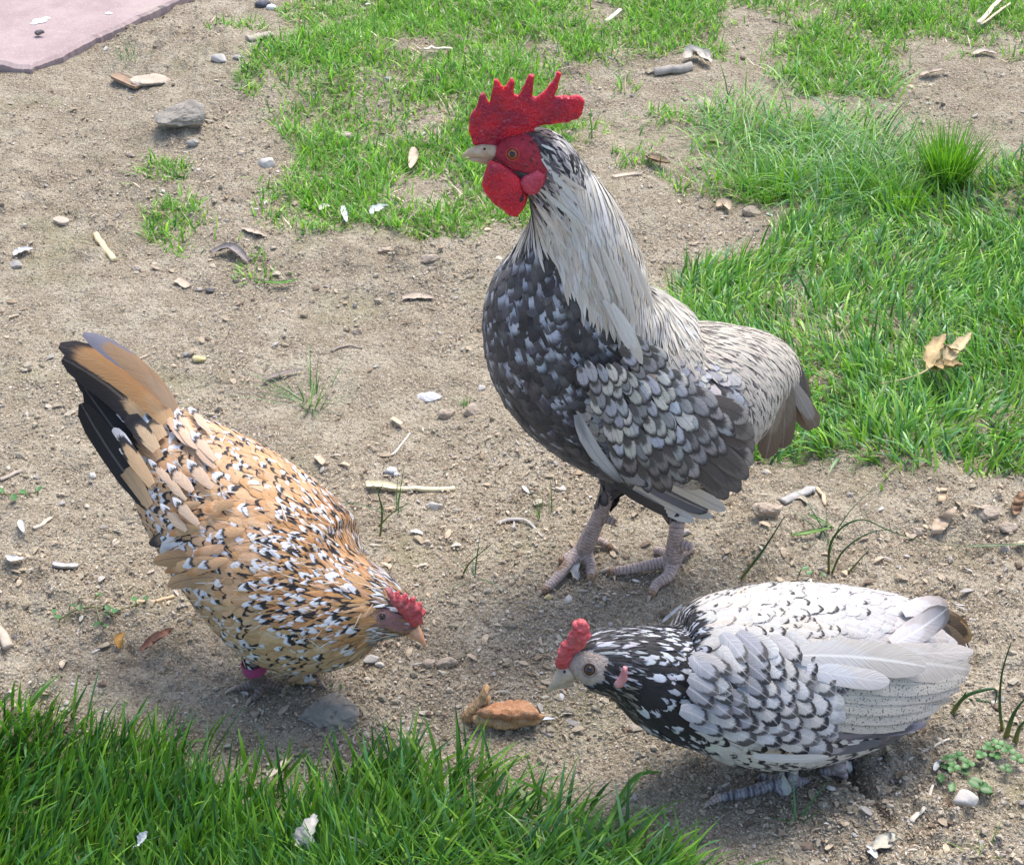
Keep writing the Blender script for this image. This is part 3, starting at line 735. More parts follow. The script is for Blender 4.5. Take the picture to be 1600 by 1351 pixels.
        for _ in range(2):                                  # ease steps in depth
            mids = [mids[0]] + [(mids[i - 1] + mids[i] * 2 + mids[i + 1]) / 4 for i in range(1, len(mids) - 1)] + [mids[-1]]
            nn = [nn[0]] + [(nn[i - 1] + nn[i] + nn[i + 1]).normalized() for i in range(1, len(nn) - 1)] + [nn[-1]]
        mids = [m + nn[i] * (h + lift * vs[i]) for i, m in enumerate(mids)]
        st = dict(st); st.setdefault('prof', 'broad'); W = Wpx * px_size(mids[2])
        p = Plume() if single else s.pl; p.add(mids, nn, W, st)
        if single: p.build(name, s.root)
def toe(mb, pts, r0, r1, lift=0.):
    P_ = []
    n = len(pts)
    for i, (x, y) in enumerate(pts):
        t = i / (n - 1); r = r0 + (r1 - r0) * t; P_.append((G(x, y, r * .75 + lift * (1 - t)), r))
    return P_
RED1, RED2 = (.62, .016, .038), (.46, .014, .045)
COMB = m_flesh('comb_flesh', RED1, RED2, 430, .6, .42, .9, (.05, .012, .015)); COMB2 = m_flesh('pink_comb_flesh', (.56, .11, .115), (.46, .06, .08), 230, .4, .5, 1.4)
LOBE = m_flesh('lobe_flesh', (.55, .07, .12), (.42, .03, .06), 520, .4, .4, .5); PALELOBE = m_flesh('pale_lobe_flesh', (.62, .30, .30), (.5, .2, .22), 500, .3, .5, .4)
HORN = m_plain('beak_horn', (.46, .33, .20), (.56, .45, .32), 140, .4, .2, .0006, .4, c3=(.42, .30, .2)); HORN2 = m_plain('orange_horn', (.66, .30, .17), (.74, .44, .27), 140, .4, .2, .0006, .4)
HORN3 = m_plain('grey_horn', (.36, .29, .22), (.50, .42, .33), 140, .4, .2, .0006, .4)
LID = m_plain('eyelid', (.50, .07, .06), (.40, .05, .05), 400, .5, .3, .0005); LID2 = m_plain('grey_eyelid', (.12, .10, .09), (.22, .19, .17), 400, .5, .3, .0005)
IRIS = m_plain('iris', (.34, .10, .03), (.22, .06, .02), 500, .15, .0, .0005, .6); IRIS2 = m_plain('dark_iris', (.05, .025, .012), (.09, .04, .02), 500, .15, .0, .0005, .6)
PUPIL = m_plain('pupil', (.004, .004, .004), (.006, .005, .005), 100, .05, 0, .0005, .7)
def eye(b, px, py, rpx, lid, iris, ring=.4):
    h, n2 = b.hit(px, py, 1.2); view = (CAM - h).normalized(); n2 = (n2 + view * .6).normalized() if n2 else view; r = rpx * px_size(h)
    e = disc('eye', h - n2 * (r * .15), n2, r, iris, b.root, .55); disc('pupil', h + n2 * (r * .22), n2, r * .56, PUPIL, e, .5)
    disc('eyelid', h, n2, r, lid, b.root, .35, ring)

# ------------------------------------------------------------------ the rooster
def nostril(b, px, py, Y, r):
    c = P(px, py, Y); n_ = (CAM - c).normalized(); disc('nostril', c, n_, r, PUPIL, b.root, .2)
def rooster():
    mb = MB()
    mb.loft([(770, 243, 1.285, 14, .8), (785, 243, 1.286, 28, .8), (815, 240, 1.288, 42, .78), (848, 250, 1.29, 46, .8), (875, 292, 1.295, 52, .85), (897, 345, 1.30, 70, .85), (900, 416, 1.305, 106, .80), (892, 492, 1.31, 139, .76),
             (930, 568, 1.315, 151, .74), (1045, 628, 1.325, 142, .76), (1130, 605, 1.34, 106, .8), (1190, 590, 1.355, 70, .8), (1222, 605, 1.365, 36, .8), (1232, 622, 1.368, 10, .8)])
    # thighs, shanks and feet
    mb.loft([(985, 650, 1.30, 55, .8), (975, 705, 1.305, 48, .8), (963, 745, 1.31, 30, .8), (955, 765, 1.312, 15, .9)], 3, 14)
    mb.loft([(1060, 690, 1.335, 60, .8), (1060, 755, 1.325, 48, .8), (1058, 795, 1.318, 28, .8), (1058, 815, 1.316, 14, .9)], 3, 14)
    fl = G(912, 858, .016)
    mb.tube([(P(962, 740, 1.312), .0085), (P(948, 778, fl.y), .0072), (P(932, 815, fl.y), .0072), (P(918, 845, fl.y), .0085), (G(908, 864, .008), .007)])
    fr = G(1055, 872, .016)
    mb.tube([(P(1058, 790, 1.316), .0085), (P(1058, 820, fr.y), .0072), (P(1054, 848, fr.y), .0074), (P(1053, 868, fr.y), .009), (G(1050, 882, .008), .0075)])
    for pts, a, b_ in (([(908, 858), (888, 882), (868, 905), (848, 925)], .0068, .0042), ([(914, 858), (922, 876), (924, 893), (922, 908)], .006, .0042), ([(920, 845), (938, 845), (958, 858)], .0058, .0035),
                       ([(905, 860), (890, 868), (872, 878)], .0058, .004),
                       ([(1050, 876), (1020, 882), (985, 889), (948, 894)], .0068, .0042), ([(1052, 880), (1044, 900), (1026, 912), (1016, 932)], .0068, .0042), ([(1054, 866), (1070, 862), (1082, 856)], .0058, .0038),
                       ([(1048, 868), (1036, 862), (1022, 858)], .0055, .004)):
        mb.tube(toe(mb, pts, a, b_, .006), 8)
    mb.tube([(P(945, 808, fl.y), .003), (P(956, 814, fl.y - .004), .0045), (P(963, 817, fl.y - .006), .003)], 8)
    mb.tube([(P(1062, 850, fr.y), .004), (P(1074, 853, fr.y - .004), .0055), (P(1083, 855, fr.y - .006), .004)], 8)
    me = mb.solid('body', .0022, 5)
    flow = [(790, 240, 1, .2), (830, 200, 1, .3), (850, 260, .8, .8), (880, 230, .6, .8), (840, 320, .1, 1), (930, 280, .5, 1), (900, 350, .2, 1), (850, 380, .05, 1), (980, 370, .45, 1), (900, 450, .25, 1), (960, 450, .25, 1), (1020, 450, .3, 1), (1045, 480, .2, 1),
            (800, 450, -.1, 1), (770, 520, .05, 1), (780, 600, .35, 1), (850, 560, .35, 1), (880, 500, .4, 1), (850, 680, .8, .8), (900, 620, .5, 1), (940, 720, .9, .5), (920, 560, .7, .8),
            (980, 540, .75, .7), (1000, 600, .6, .8), (950, 640, .45, 1), (1050, 560, .8, .6), (1060, 650, .7, .8), (1020, 700, .6, .8), (1100, 700, .7, .7), (1080, 520, 1, .25), (1100, 480, 1, .05), (1160, 480, 1, .2), (1200, 500, .8, .6), (1150, 540, .8, .6), (1130, 580, .7, .8), (1200, 570, .5, 1), (1240, 560, .25, 1), (1180, 640, .3, 1), (1220, 620, .15, 1), (1000, 780, 1, .3), (1060, 790, .6, .8), (975, 730, .2, 1)]
    b = Bird('rooster', 'tall black and cream rooster with upright red comb, standing side on', 'rooster', G(985, 890), me, flow)
    face = zm([(120, 700), (160, 590), (300, 520), (440, 490), (560, 530), (610, 600), (640, 680), (680, 760), (660, 840), (560, 900), (480, 840), (380, 760), (280, 720)], 700, 90, 4.358)
    def paint(q, V):
        c = np.tile(np.array([.16, .15, .15]), (len(q), 1)); c[inpoly(q, face)] = (.40, .035, .055)
        leg = (V[:, 2] < .085) & (q[:, 1] > 745); c[leg] = (.58, .47, .42)
        for x, y in ((848, 925), (922, 908), (948, 894), (1016, 932), (958, 858), (872, 878)):
            k = np.hypot(q[:, 0] - x, q[:, 1] - y) < 13; c[k & leg] = (.40, .27, .18)
        return c
    for p, q in (((868, 905), (848, 925)), ((924, 893), (922, 908)), ((985, 889), (948, 894)), ((1026, 912), (1016, 932)), ((938, 845), (958, 858))): b.claw(G(*p), G(*q))
    b.paint(paint)
    HACK = [(835, 205), (880, 195), (925, 250), (975, 310), (1010, 390), (1068, 462), (1050, 475), (1000, 486), (945, 455), (890, 405), (850, 355), (826, 325), (824, 300), (850, 285)]
    NAPE = zm([(540, 490), (640, 450), (740, 480), (860, 620), (930, 730), (800, 850), (640, 900), (660, 800), (690, 720), (610, 620)], 700, 90, 4.358)
    SADDLE = [(1015, 515), (1060, 462), (1190, 450), (1300, 540), (1290, 700), (1170, 720), (1168, 640), (1130, 570), (1060, 530)]
    WING = [(893, 640), (905, 590), (960, 545), (1010, 510), (1065, 530), (1130, 570), (1172, 640), (1185, 760), (1110, 800), (1000, 750), (960, 730)]
    CREAM = (.66, .61, .52); WHITE = (.70, .69, .66); BLK = (.030, .029, .032); DK = (.062, .058, .058); BLUEW = (.40, .45, .53)
    legs_z = .088
    def style(px, py, c):
        r = random.random()
        if inp1(px, py, face) and py < 300 and c[2] > .3 and r < .30: return dict(L=.0035, W=.0008, sp=1.2, prof='wisp', A=jit(random.choice([(.06, .03, .03), (.25, .05, .05), (.30, .10, .10)]), .3), lift=.0008, wild=.5, single=False)
        if inp1(px, py, face) or c[2] < .05 or (py > 762 and c[2] < .10 and (px < 985 or px > 1040)): return None
        if py < 225 and px < 850: return dict(L=.008, W=.0026, sp=.45, prof='wisp', A=jit((.10, .08, .08), .5), lift=.001, wild=.4, single=False)
        if inp1(px, py, NAPE):
            return dict(L=.011, W=.0026, sp=.42, prof='point', A=jit(random.choice([BLK, (.45, .42, .40), (.62, .58, .54), (.2, .19, .19)]), .2), lift=.0012, wild=.3, single=False)
        if inp1(px, py, HACK):
            dark = max(0, min(1, (905 - px) / 70)) * (.9 if py < 460 else .4)
            if r < dark * .62: return dict(L=.026, W=.0042, sp=.34, prof='point', A=jit(random.choice([BLK, (.12, .11, .11), (.34, .32, .30)]), .3), B=(.5, .47, .42), t1=.8, t2=5, lift=.0025, wild=.12, single=False)
            base = random.choice([CREAM, WHITE, (.68, .64, .57), (.62, .56, .46)])
            return dict(L=.042, W=.0050, sp=.34, prof='point', A=jit(base, .1), shaft=random.choice([0, 0, -.35, -.6]), lift=.0035, wild=.11, single=random.random() < .35)
        if inp1(px, py, SADDLE):
            base = random.choice([(.58, .53, .44), (.52, .47, .39), (.54, .50, .44), (.44, .40, .35)])
            return dict(L=.038, W=.0062, sp=.42, prof='point', A=jit(base, .1), B=(.13, .11, .10), C=jit((.55, .50, .42), .1), t1=random.choice([.42, .55, .66]), t2=random.choice([.56, .68, .76]), shaft=-.75, lift=.003, wild=.10)
        if inp1(px, py, WING):
            k = (px - 900) / 260
            A = jit(random.choice([DK, (.11, .10, .10), (.17, .155, .145)]), .25)
            tipc = jit(random.choice([(.42, .43, .46), (.52, .48, .42), (.34, .34, .36), (.55, .52, .48)]), .15)
            return dict(L=.019 + .010 * k, W=.0105 + .002 * k, sp=.44, A=A, B=tipc, C=BLK, t1=random.choice([.50, .58, .66]), t2=.97, shaft=-.2, lift=.003, wild=.16)
        # breast and belly
        low = max(0, min(1, (py - 600) / 130)); A = jit(random.choice([BLK, DK, (.085, .08, .08)]), .3)
        spot = r < (.54 if py < 600 else .36) * (1 - low * .8)
        if spot: return dict(edge=.32, L=.027, W=.0160, sp=.34, A=A, B=jit(random.choice([BLUEW, (.48, .51, .57), (.36, .38, .43)]), .15), C=jit((.085, .083, .09), .4), t1=random.choice([.40, .48, .54]), t2=random.choice([.70, .76, .82]), shaft=random.choice([0, .1, -.2]), soft=.12, fray=.15, lift=.0018, wild=.22, cup=.3)
        return dict(L=.026, W=.0150, sp=.34, A=A, B=jit(random.choice([(.085, .08, .08), (.12, .115, .115), DK]), .25), C=jit((.05, .048, .05), .3), t1=.5, t2=.84, soft=.2, fray=.12, lift=.0018, wild=.22, cup=.3)
    made = b.cover(style, 26000, 3); b.finish(made, 215)
    # large feathers of the near wing and tail
    BRN = (.105, .088, .075)
    tail = [([(1205, 560), (1212, 640), (1196, 716)], 44, (.27, .22, .16)), ([(1215, 565), (1228, 640), (1222, 700)], 40, (.20, .165, .125)), ([(1228, 570), (1250, 620), (1266, 672)], 34, (.12, .10, .085)), ([(1232, 590), (1262, 640), (1276, 668)], 26, (.36, .31, .26)),
            ([(1225, 545), (1250, 590), (1258, 640)], 26, (.10, .09, .085)), ([(1195, 590), (1182, 650), (1182, 690)], 36, (.075, .066, .06))]
    for pts, W, c in tail: b.big('tail_feather', pts, W, dict(A=jit(c), B=jit((.20, .15, .10)), t1=.75, t2=4, fray=.12, shaft=.15), .0, .001, 1.35)
    prim = [([(962, 728), (1030, 775), (1112, 806)], 24, (.62, .60, .56)), ([(975, 742), (1035, 790), (1082, 814)], 22, (.70, .68, .62)), ([(990, 738), (1050, 768), (1104, 797)], 30, (.17, .18, .22)), ([(1020, 735), (1080, 765), (1132, 796)], 24, (.60, .56, .49)), ([(960, 745), (1010, 780), (1060, 808)], 16, (.06, .055, .055))]
    for i, (pts, W, c) in enumerate(prim): b.big('wing_feather', pts, W, dict(A=jit(c, .05), B=jit(c, .05), C=(.08, .075, .07), t1=.8, t2=.96 if i == 2 else 4, shaft=.4 if i == 2 else -.3), .004 + .0012 * i, .002, 1.27)
    n = 9; tips = [(1160, 655), (1168, 680), (1172, 702), (1172, 724), (1167, 747), (1155, 767), (1135, 779), (1108, 778), (1078, 764)]
    for i in range(n):
        t = i / (n - 1); r0 = (1075 - 62 * t, 628 + 72 * t); tx, ty = tips[i]; m = ((r0[0] + tx) / 2 + 14, (r0[1] + ty) / 2 - 6)
        edge = random.choice([(.27, .235, .20), (.20, .175, .155), (.33, .30, .26)]) if i < 4 else (.15, .128, .11)
        b.big('wing_feather', [r0, m, (tx, ty)], 36, dict(A=jit(BRN, .2), B=jit(edge, .1), C=(.05, .045, .04), t1=.86, t2=1.0, shaft=-.35), .0085 - .0006 * i, .003, 1.26)
    # coverts: overlapping rows from the lowest up to the shoulder
    rows = 8
    for row in range(rows):
        f = row / (rows - 1); n = 12 - row // 3
        B0 = np.array((1146, 672)) * (1 - f) + np.array((1012, 545)) * f; B1 = np.array((985, 752)) * (1 - f) + np.array((912, 596)) * f
        ax = np.array((-.62, -.78)) * (1 - f) + np.array((-.55, -.83)) * f
        for i in range(n):
            t = (i + (.5 if row % 2 else 0)) / (n - .5); bow = (30 - 12 * f) * math.sin(math.pi * min(t, 1))
            tip = B0 + (B1 - B0) * t + np.array((bow * .45, bow)) + RNG.uniform(-8, 8, 2); fan = (t - .4) * .55
            a2 = np.array((ax[0] * math.cos(fan) - ax[1] * math.sin(fan), ax[0] * math.sin(fan) + ax[1] * math.cos(fan)))
            L = (50 - 16 * f) * random.uniform(.9, 1.1); r0 = tip + a2 * L; mid = (r0 + tip) / 2 + np.array((2, -2))
            if row < 2: A, wt, t1 = (.10, .088, .08), random.choice([(.24, .215, .19), (.33, .31, .29), (.38, .37, .36)]), .66
            else: A, wt, t1 = (.125, .115, .105), random.choice([(.50, .52, .56), (.58, .55, .48), (.44, .44, .45), (.30, .29, .28), (.64, .60, .52)]), random.choice([.34, .44, .52, .62])
            b.big('wing_feather', [tuple(r0), tuple(mid), tuple(tip)], (25 - 7 * f) * random.uniform(.75, 1.1), dict(prof='round', A=jit(A, .25), B=jit(wt, .14), C=jit((.055, .05, .048), .3), t1=t1, t2=random.choice([.86, .90]), shaft=-.3, soft=.09, cup=.3), .0085 + .0006 * row, .0026, 1.25)
    b.big('wing_feather', [(902, 640), (920, 690), (972, 740)], 22, dict(A=(.30, .30, .31), B=(.50, .49, .47), C=(.05, .05, .05), t1=.35, t2=.93, shaft=-.3, soft=.15), .012, .002, 1.25)
    b.big('wing_feather', [(960, 715), (985, 738), (1012, 748)], 18, dict(A=(.07, .065, .065), B=(.3, .28, .26), C=(.05, .05, .05), t1=.5, t2=.9), .010, .002, 1.25)
    for i in range(6):                                     # long hackles lying over the shoulder
        x = 948 + i * 12 + random.uniform(-4, 4); y = 432 + random.uniform(-15, 15)
        b.big('hackle_feather', [(x - 25, y - 40), (x - 5, y + 10), (x + 6, y + 62 - abs(i - 3) * 3)], 11, dict(prof='point', A=jit(CREAM, .06), shaft=-.15), .006, .004, 1.25)
    b.big('hackle_feather', [(950, 470), (975, 515), (993, 562)], 19, dict(prof='round', A=(.70, .68, .62), B=(.62, .57, .48), t1=.75, t2=4, shaft=-.1), .012, .004, 1.25)
    b.big('hackle_feather', [(940, 465), (962, 500), (975, 540)], 14, dict(prof='round', A=(.66, .63, .57), shaft=-.1), .010, .004, 1.25)
    b.pl.build('plumage', b.root, 'stuff')
    # head
    comb = zm([(170, 585), (140, 500), (150, 390), (190, 345), (218, 250), (245, 240), (285, 315), (300, 225), (318, 150), (340, 150), (378, 215), (405, 180), (430, 143), (452, 158), (445, 250), (478, 268), (505, 215), (552, 118), (588, 120), (578, 200), (578, 262), (600, 268), (680, 212), (748, 100), (770, 110), (750, 180), (725, 262), (800, 263), (900, 262), (932, 295), (925, 345), (890, 412), (800, 438), (680, 452), (600, 470), (560, 520), (460, 545), (350, 570), (330, 610), (250, 620)], 700, 90, 4.358)
    inflate_obj('comb', comb, .0030, 1.288, COMB, b.root, 2.6, lump=.0012, edge=.0012)
    wat = zm([(280, 700), (245, 790), (228, 860), (255, 925), (300, 985), (370, 1030), (415, 1080), (470, 1082), (512, 1030), (535, 950), (515, 880), (490, 820), (430, 770), (350, 720)], 700, 90, 4.358)
    inflate_obj('wattle', wat, .0045, 1.272, COMB, b.root, 4, edge=.0008, wav=.001); inflate_obj('wattle', [(x + 4, y - 6) for x, y in wat], .0045, 1.302, COMB, b.root, 4, edge=.0008, wav=.001)
    lobe = zm([(485, 845), (520, 800), (610, 765), (660, 795), (658, 850), (612, 920), (560, 936), (515, 910)], 700, 90, 4.358)
    h, _ = b.hit(835, 285, 1.27); inflate_obj('earlobe', lobe, .004, h.y - .002, LOBE, b.root, 3, edge=.0008); inflate_obj('earlobe', lobe, .004, 1.315, LOBE, b.root, 3, edge=.0008)
    bk = MB(); bk.loft([(772, 238, 1.286, 14, .85), (755, 236, 1.284, 11.5, .85), (738, 238, 1.282, 7.5, .85), (727, 242, 1.281, 3.6, .85), (722, 247, 1.281, .8, .8)], 3, 14); link('beak', bk.mesh('beak'), HORN, b.root)
    bk = MB(); bk.loft([(770, 250, 1.286, 10, .9), (755, 249, 1.284, 7, .9), (738, 248, 1.283, 4, .9), (730, 248, 1.282, 1, .9)], 3, 12); link('lower_beak', bk.mesh('lower_beak'), HORN, b.root)
    nostril(b, 757, 233, 1.2765, .001); eye(b, 801, 241, 9, LID, IRIS, .28)
rooster()

# ------------------------------------------------------------------ the speckled buff hen
def buff_hen():
    mb = MB()
    mb.loft([(652, 978, 1.112, 12, .8), (640, 970, 1.114, 26, .8), (612, 958, 1.12, 42, .8), (575, 948, 1.13, 66, .85), (525, 945, 1.142, 103, .85), (470, 920, 1.16, 134, .82), (398, 846, 1.19, 132, .8), (320, 768, 1.225, 108, .8), (258, 705, 1.255, 74, .75), (215, 660, 1.275, 46, .7), (170, 620, 1.29, 20, .6), (150, 602, 1.295, 6, .6)])
    mb.loft([(400, 930, 1.165, 70, .8), (390, 975, 1.158, 32, .8), (387, 1004, 1.155, 14, .9)], 3, 14)
    mb.loft([(480, 960, 1.16, 70, .8), (478, 1010, 1.175, 30, .8), (480, 1035, 1.18, 12, .9)], 3, 14)
    fl = G(402, 1062, .014)
    mb.tube([(P(388, 1005, 1.155), .0075), (P(394, 1032, fl.y), .0062), (P(400, 1050, fl.y), .0066), (G(404, 1066, .007), .007)])
    fr = G(482, 1050, .01)
    mb.tube([(P(480, 1028, 1.18), .0065), (P(481, 1044, fr.y), .006), (G(482, 1056, .006), .006)])
    for pts, a, c in (([(404, 1062), (409, 1074), (402, 1086), (393, 1094)], .0056, .0032), ([(400, 1066), (385, 1072), (366, 1078)], .0055, .003), ([(408, 1062), (425, 1070), (440, 1078)], .0055, .003), ([(402, 1060), (394, 1056), (388, 1052)], .005, .003),
                      ([(482, 1052), (490, 1060), (499, 1067)], .0055, .003), ([(480, 1054), (468, 1060), (456, 1066)], .0055, .003)):
        mb.tube(toe(mb, pts, a, c, .004), 8)
    mb.tube([(G(575, 994, .004), .003), (G(585, 996, .004), .004), (G(593, 1000, .003), .0025)], 8)
    me = mb.solid('body', .0022, 5)
    flow = [(640, 960, -1, -.3), (600, 930, -1, -.55), (600, 980, -1, .2), (560, 900, -1, -.8), (560, 960, -1, .25), (520, 900, -1, -.3), (540, 830, -.8, -.8), (520, 1000, -1, .1), (480, 1040, -1, .2), (470, 960, -1, .15), (450, 880, -1, -.15), (440, 760, -1, -.8), (380, 820, -1, -.35), (340, 700, -1, -.8), (300, 760, -1, -.6), (300, 880, -1, .1), (330, 960, -1, .35), (400, 1000, -1, .4), (260, 680, -.8, -1), (230, 740, -.8, -.8), (250, 840, -1, 0), (200, 640, -.8, -1), (180, 700, -.7, -1)]
    b = Bird('speckled_hen', 'orange buff hen speckled black and white, bending down to peck', 'hen', G(440, 1075), me, flow)
    face = zm([(1235, 700), (1280, 655), (1370, 690), (1450, 770), (1400, 800), (1300, 775), (1250, 745)], 200, 740, 3.2)
    def paint(q, V):
        c = np.tile(np.array([.40, .25, .13]), (len(q), 1)); c[inpoly(q, face)] = (.34, .17, .155)
        leg = (V[:, 2] < .045) & (q[:, 1] > 1015); c[leg] = (.25, .20, .17); c[(q[:, 0] > 565) & (q[:, 1] > 985) & (V[:, 2] < .02)] = (.6, .36, .30); return c
    for p, q in (((402, 1086), (393, 1094)), ((385, 1072), (366, 1078)), ((490, 1060), (499, 1067))): b.claw(G(*p), G(*q), .0018)
    b.paint(paint)
    BUFF = (.60, .36, .19); PALE = (.68, .49, .34); RUST = (.52, .26, .105); BLK = (.022, .020, .022); WHT = (.70, .70, .72)
    HACK = [(660, 900), (590, 850), (585, 800), (480, 800), (420, 900), (430, 960), (480, 985), (560, 1000), (640, 1000)]
    def style(px, py, c):
        if inp1(px, py, face) or (c[2] < .03 and py > 1025 and px < 440): return None
        if c[2] < .018 and (px > 560 or py > 1052): return None
        if py > 1012 and c[2] < .06 and (px < 428): return None
        r = random.random()
        if px > 590:                                       # head
            return dict(L=.012, W=.0022, sp=.42, prof='point', A=jit(random.choice([WHT, BLK, (.40, .22, .10), (.62, .58, .54), (.3, .2, .13)]), .2), lift=.0016, wild=.3, single=False)
        if inp1(px, py, HACK):
            A = jit(random.choice([BUFF, RUST, (.50, .26, .10)]), .15)
            if r < .44: return dict(edge=.06, L=.025, W=.0062, sp=.36, prof=random.choice(['point', 'round', 'round']), A=A, B=jit(BLK), C=jit(WHT, .08), t1=random.choice([.50, .58, .66]), t2=random.choice([.72, .78, .84]), lift=.003, wild=.2, fray=.12, soft=.05)
            if r < .62: return dict(L=.024, W=.0044, sp=.36, prof='point', A=A, B=jit(BLK), t1=.7, t2=5, lift=.003, wild=.2, fray=.15)
            return dict(L=.022, W=.0042, sp=.36, prof='point', A=A, shaft=random.choice([0, -.5]), lift=.003, wild=.25, single=False)
        shade = max(0, min(1, (460 - px) / 260)); base = random.choice([BUFF, BUFF, (.61, .38, .21), (.64, .42, .25) if shade > .3 else (.56, .31, .14)]); A = jit(base, .07)
        if py > 940 and px > 300: A = jit(random.choice([(.56, .36, .18), (.52, .33, .16), (.60, .42, .24)]), .08)
        p = .38 if px > 270 else .26
        if px < 215 or (py < 660 and px < 320): p = .1; A = jit(PALE, .1)
        if r < p: return dict(edge=.05, L=.027, W=.0100, sp=.40, A=A, B=jit(BLK), C=jit(WHT, .08), t1=random.choice([.66, .72, .76]), t2=random.choice([.78, .83, .88]), lift=.003, wild=.26, fray=.18)
        if r < p + .16: return dict(L=.022, W=.0070, sp=.42, A=A, B=jit(BLK), t1=random.choice([.84, .9]), t2=5, lift=.003, wild=.28, fray=.2)
        return dict(L=.028, W=.0096, sp=.38, A=A, B=jit(A, .08), t1=.7, t2=5, lift=.003, wild=.28, fray=.2, shaft=random.choice([0, 0, .2]))
    made = b.cover(style, 26000, 5); b.finish(made, 240)
    tl = [([(245, 800), (180, 720), (127, 630)], 40, dict(A=(.45, .28, .15), B=BLK, t1=.30, t2=5, shaft=.12)), ([(245, 760), (195, 690), (133, 606)], 38, dict(A=(.42, .27, .15), B=BLK, t1=.38, t2=5, shaft=.1)),
          ([(250, 720), (200, 650), (122, 590)], 36, dict(A=(.46, .30, .17), B=BLK, t1=.45, t2=5, shaft=.1)), ([(240, 790), (205, 735), (165, 690)], 26, dict(A=(.50, .34, .19), B=(.44, .27, .14), t1=.6, t2=5, shaft=-.2)),
          ([(255, 690), (190, 615), (98, 560)], 46, dict(A=(.52, .36, .21), B=(.025, .023, .024), C=(.03, .028, .03), t1=.42, t2=.92, shaft=.12)),
          ([(265, 665), (205, 590), (93, 540)], 44, dict(A=(.58, .36, .18), B=(.58, .32, .14), C=(.05, .04, .04), t1=.3, t2=.90, shaft=.06)), ([(275, 650), (220, 575), (130, 522)], 30, dict(A=(.60, .40, .25), B=(.60, .36, .20), C=(.36, .33, .38), t1=.4, t2=.84)),
          ([(240, 665), (200, 618), (152, 588)], 24, dict(A=(.03, .028, .03), B=(.48, .55, .62), C=BLK, t1=.12, t2=.42)), ([(252, 710), (220, 668), (178, 628)], 26, dict(A=(.5, .36, .22), B=BLK, C=(.62, .62, .62), t1=.45, t2=.9)),
          ([(250, 760), (215, 710), (190, 672)], 24, dict(A=(.54, .36, .2), B=BLK, C=(.68, .68, .68), t1=.66, t2=.84))]
    for i, (pts, W, st) in enumerate(tl): b.big('tail_feather', pts, W, dict(st, fray=.05), .001 + .0016 * i, .001, 1.285)
    for i in range(13):                                    # soft cushion of feathers over the tail root
        t = random.random(); x = 262 + 60 * random.random() - 30 * t; y = 640 + 170 * t + random.uniform(-12, 12)
        sp_ = random.random() < .6
        b.big('tail_covert', [(x + 30, y + 30), (x + 14, y + 13), (x - 8, y - 12)], random.uniform(12, 18), dict(prof='round', A=jit(PALE, .1), B=jit(BLK) if sp_ else jit((.62, .42, .26), .12), C=jit(WHT, .05) if sp_ else jit((.60, .40, .25), .1), t1=.76, t2=.86, soft=.05, fray=.2, cup=.3, edge=.05), .006 + .0002 * i, .003, 1.25)
    wg = [([(345, 850), (285, 832), (234, 850)], 26, dict(A=(.50, .31, .15), B=(.22, .15, .10), C=(.05, .04, .035), t1=.62, t2=.9)), ([(355, 880), (295, 866), (240, 878)], 26, dict(A=(.50, .31, .15), B=(.36, .22, .11), t1=.5, t2=5, shaft=-.4)), ([(365, 905), (310, 898), (262, 915)], 24, dict(A=(.50, .31, .16), B=(.4, .25, .13), t1=.6, t2=5, shaft=-.4)),
          ([(300, 840), (270, 842), (256, 862)], 18, dict(A=(.5, .3, .15), B=BLK, C=WHT, t1=.2, t2=.42))]
    for i, (pts, W, st) in enumerate(wg): b.big('wing_feather', pts, W, dict(st, fray=.06), .0015 + .0006 * i, .001, 1.2)
    for i in range(9):
        x = 300 + random.uniform(-26, 80); y = 822 + random.uniform(-34, 70); sp_ = random.random() < .5
        b.big('wing_feather', [(x + 36, y - 4), (x + 16, y - 2), (x - 8, y + 6)], random.uniform(13, 20), dict(prof='round', A=jit(BUFF, .14), B=jit(BLK) if sp_ else jit(BUFF, .15), C=jit(WHT, .05) if sp_ else jit(RUST, .1), t1=.72, t2=.82, soft=.05, fray=.2, cup=.35, edge=.05), .004 + .0003 * i, .003, 1.2)
    def fluff(px, py, c):
        if style(px, py, c) is None: return None
        return dict(L=random.uniform(.010, .018), W=.0011, sp=2.2, prof='wisp', A=jit(random.choice([(.66, .48, .32), (.62, .38, .2), (.56, .32, .15), (.70, .62, .52)]), .15), lift=.004, h0=.002, wild=.45)
    for _, m, n2, W, st in b.cover(fluff, 700, 8): b.pl.add(m, n2, W, st)
    b.pl.build('plumage', b.root, 'stuff')
    comb = zm([(1285, 575), (1318, 578), (1330, 600), (1352, 588), (1366, 618), (1392, 600), (1402, 636), (1432, 618), (1440, 650), (1472, 642), (1468, 676), (1492, 686), (1474, 716), (1478, 748), (1448, 752), (1425, 764), (1398, 742), (1375, 705), (1340, 668), (1305, 622)], 200, 740, 3.2)
    inflate_obj('comb', comb, .0045, 1.108, COMB2, b.root, 2.2, lump=.0015, edge=.001)
    bk = MB(); bk.loft([(636, 976, 1.113, 12, .9), (648, 984, 1.11, 9.5, .9), (656, 995, 1.107, 6.5, .9), (663, 1006, 1.105, 3, .9), (665, 1012, 1.105, .6, .9)], 3, 12); link('beak', bk.mesh('beak'), HORN2, b.root)
    bk = MB(); bk.loft([(634, 987, 1.112, 6, .9), (646, 994, 1.11, 4.5, .9), (656, 1003, 1.108, 1, .9)], 3, 10); link('lower_beak', bk.mesh('lower_beak'), HORN2, b.root)
    eye(b, 597, 963, 5, LID2, IRIS2)
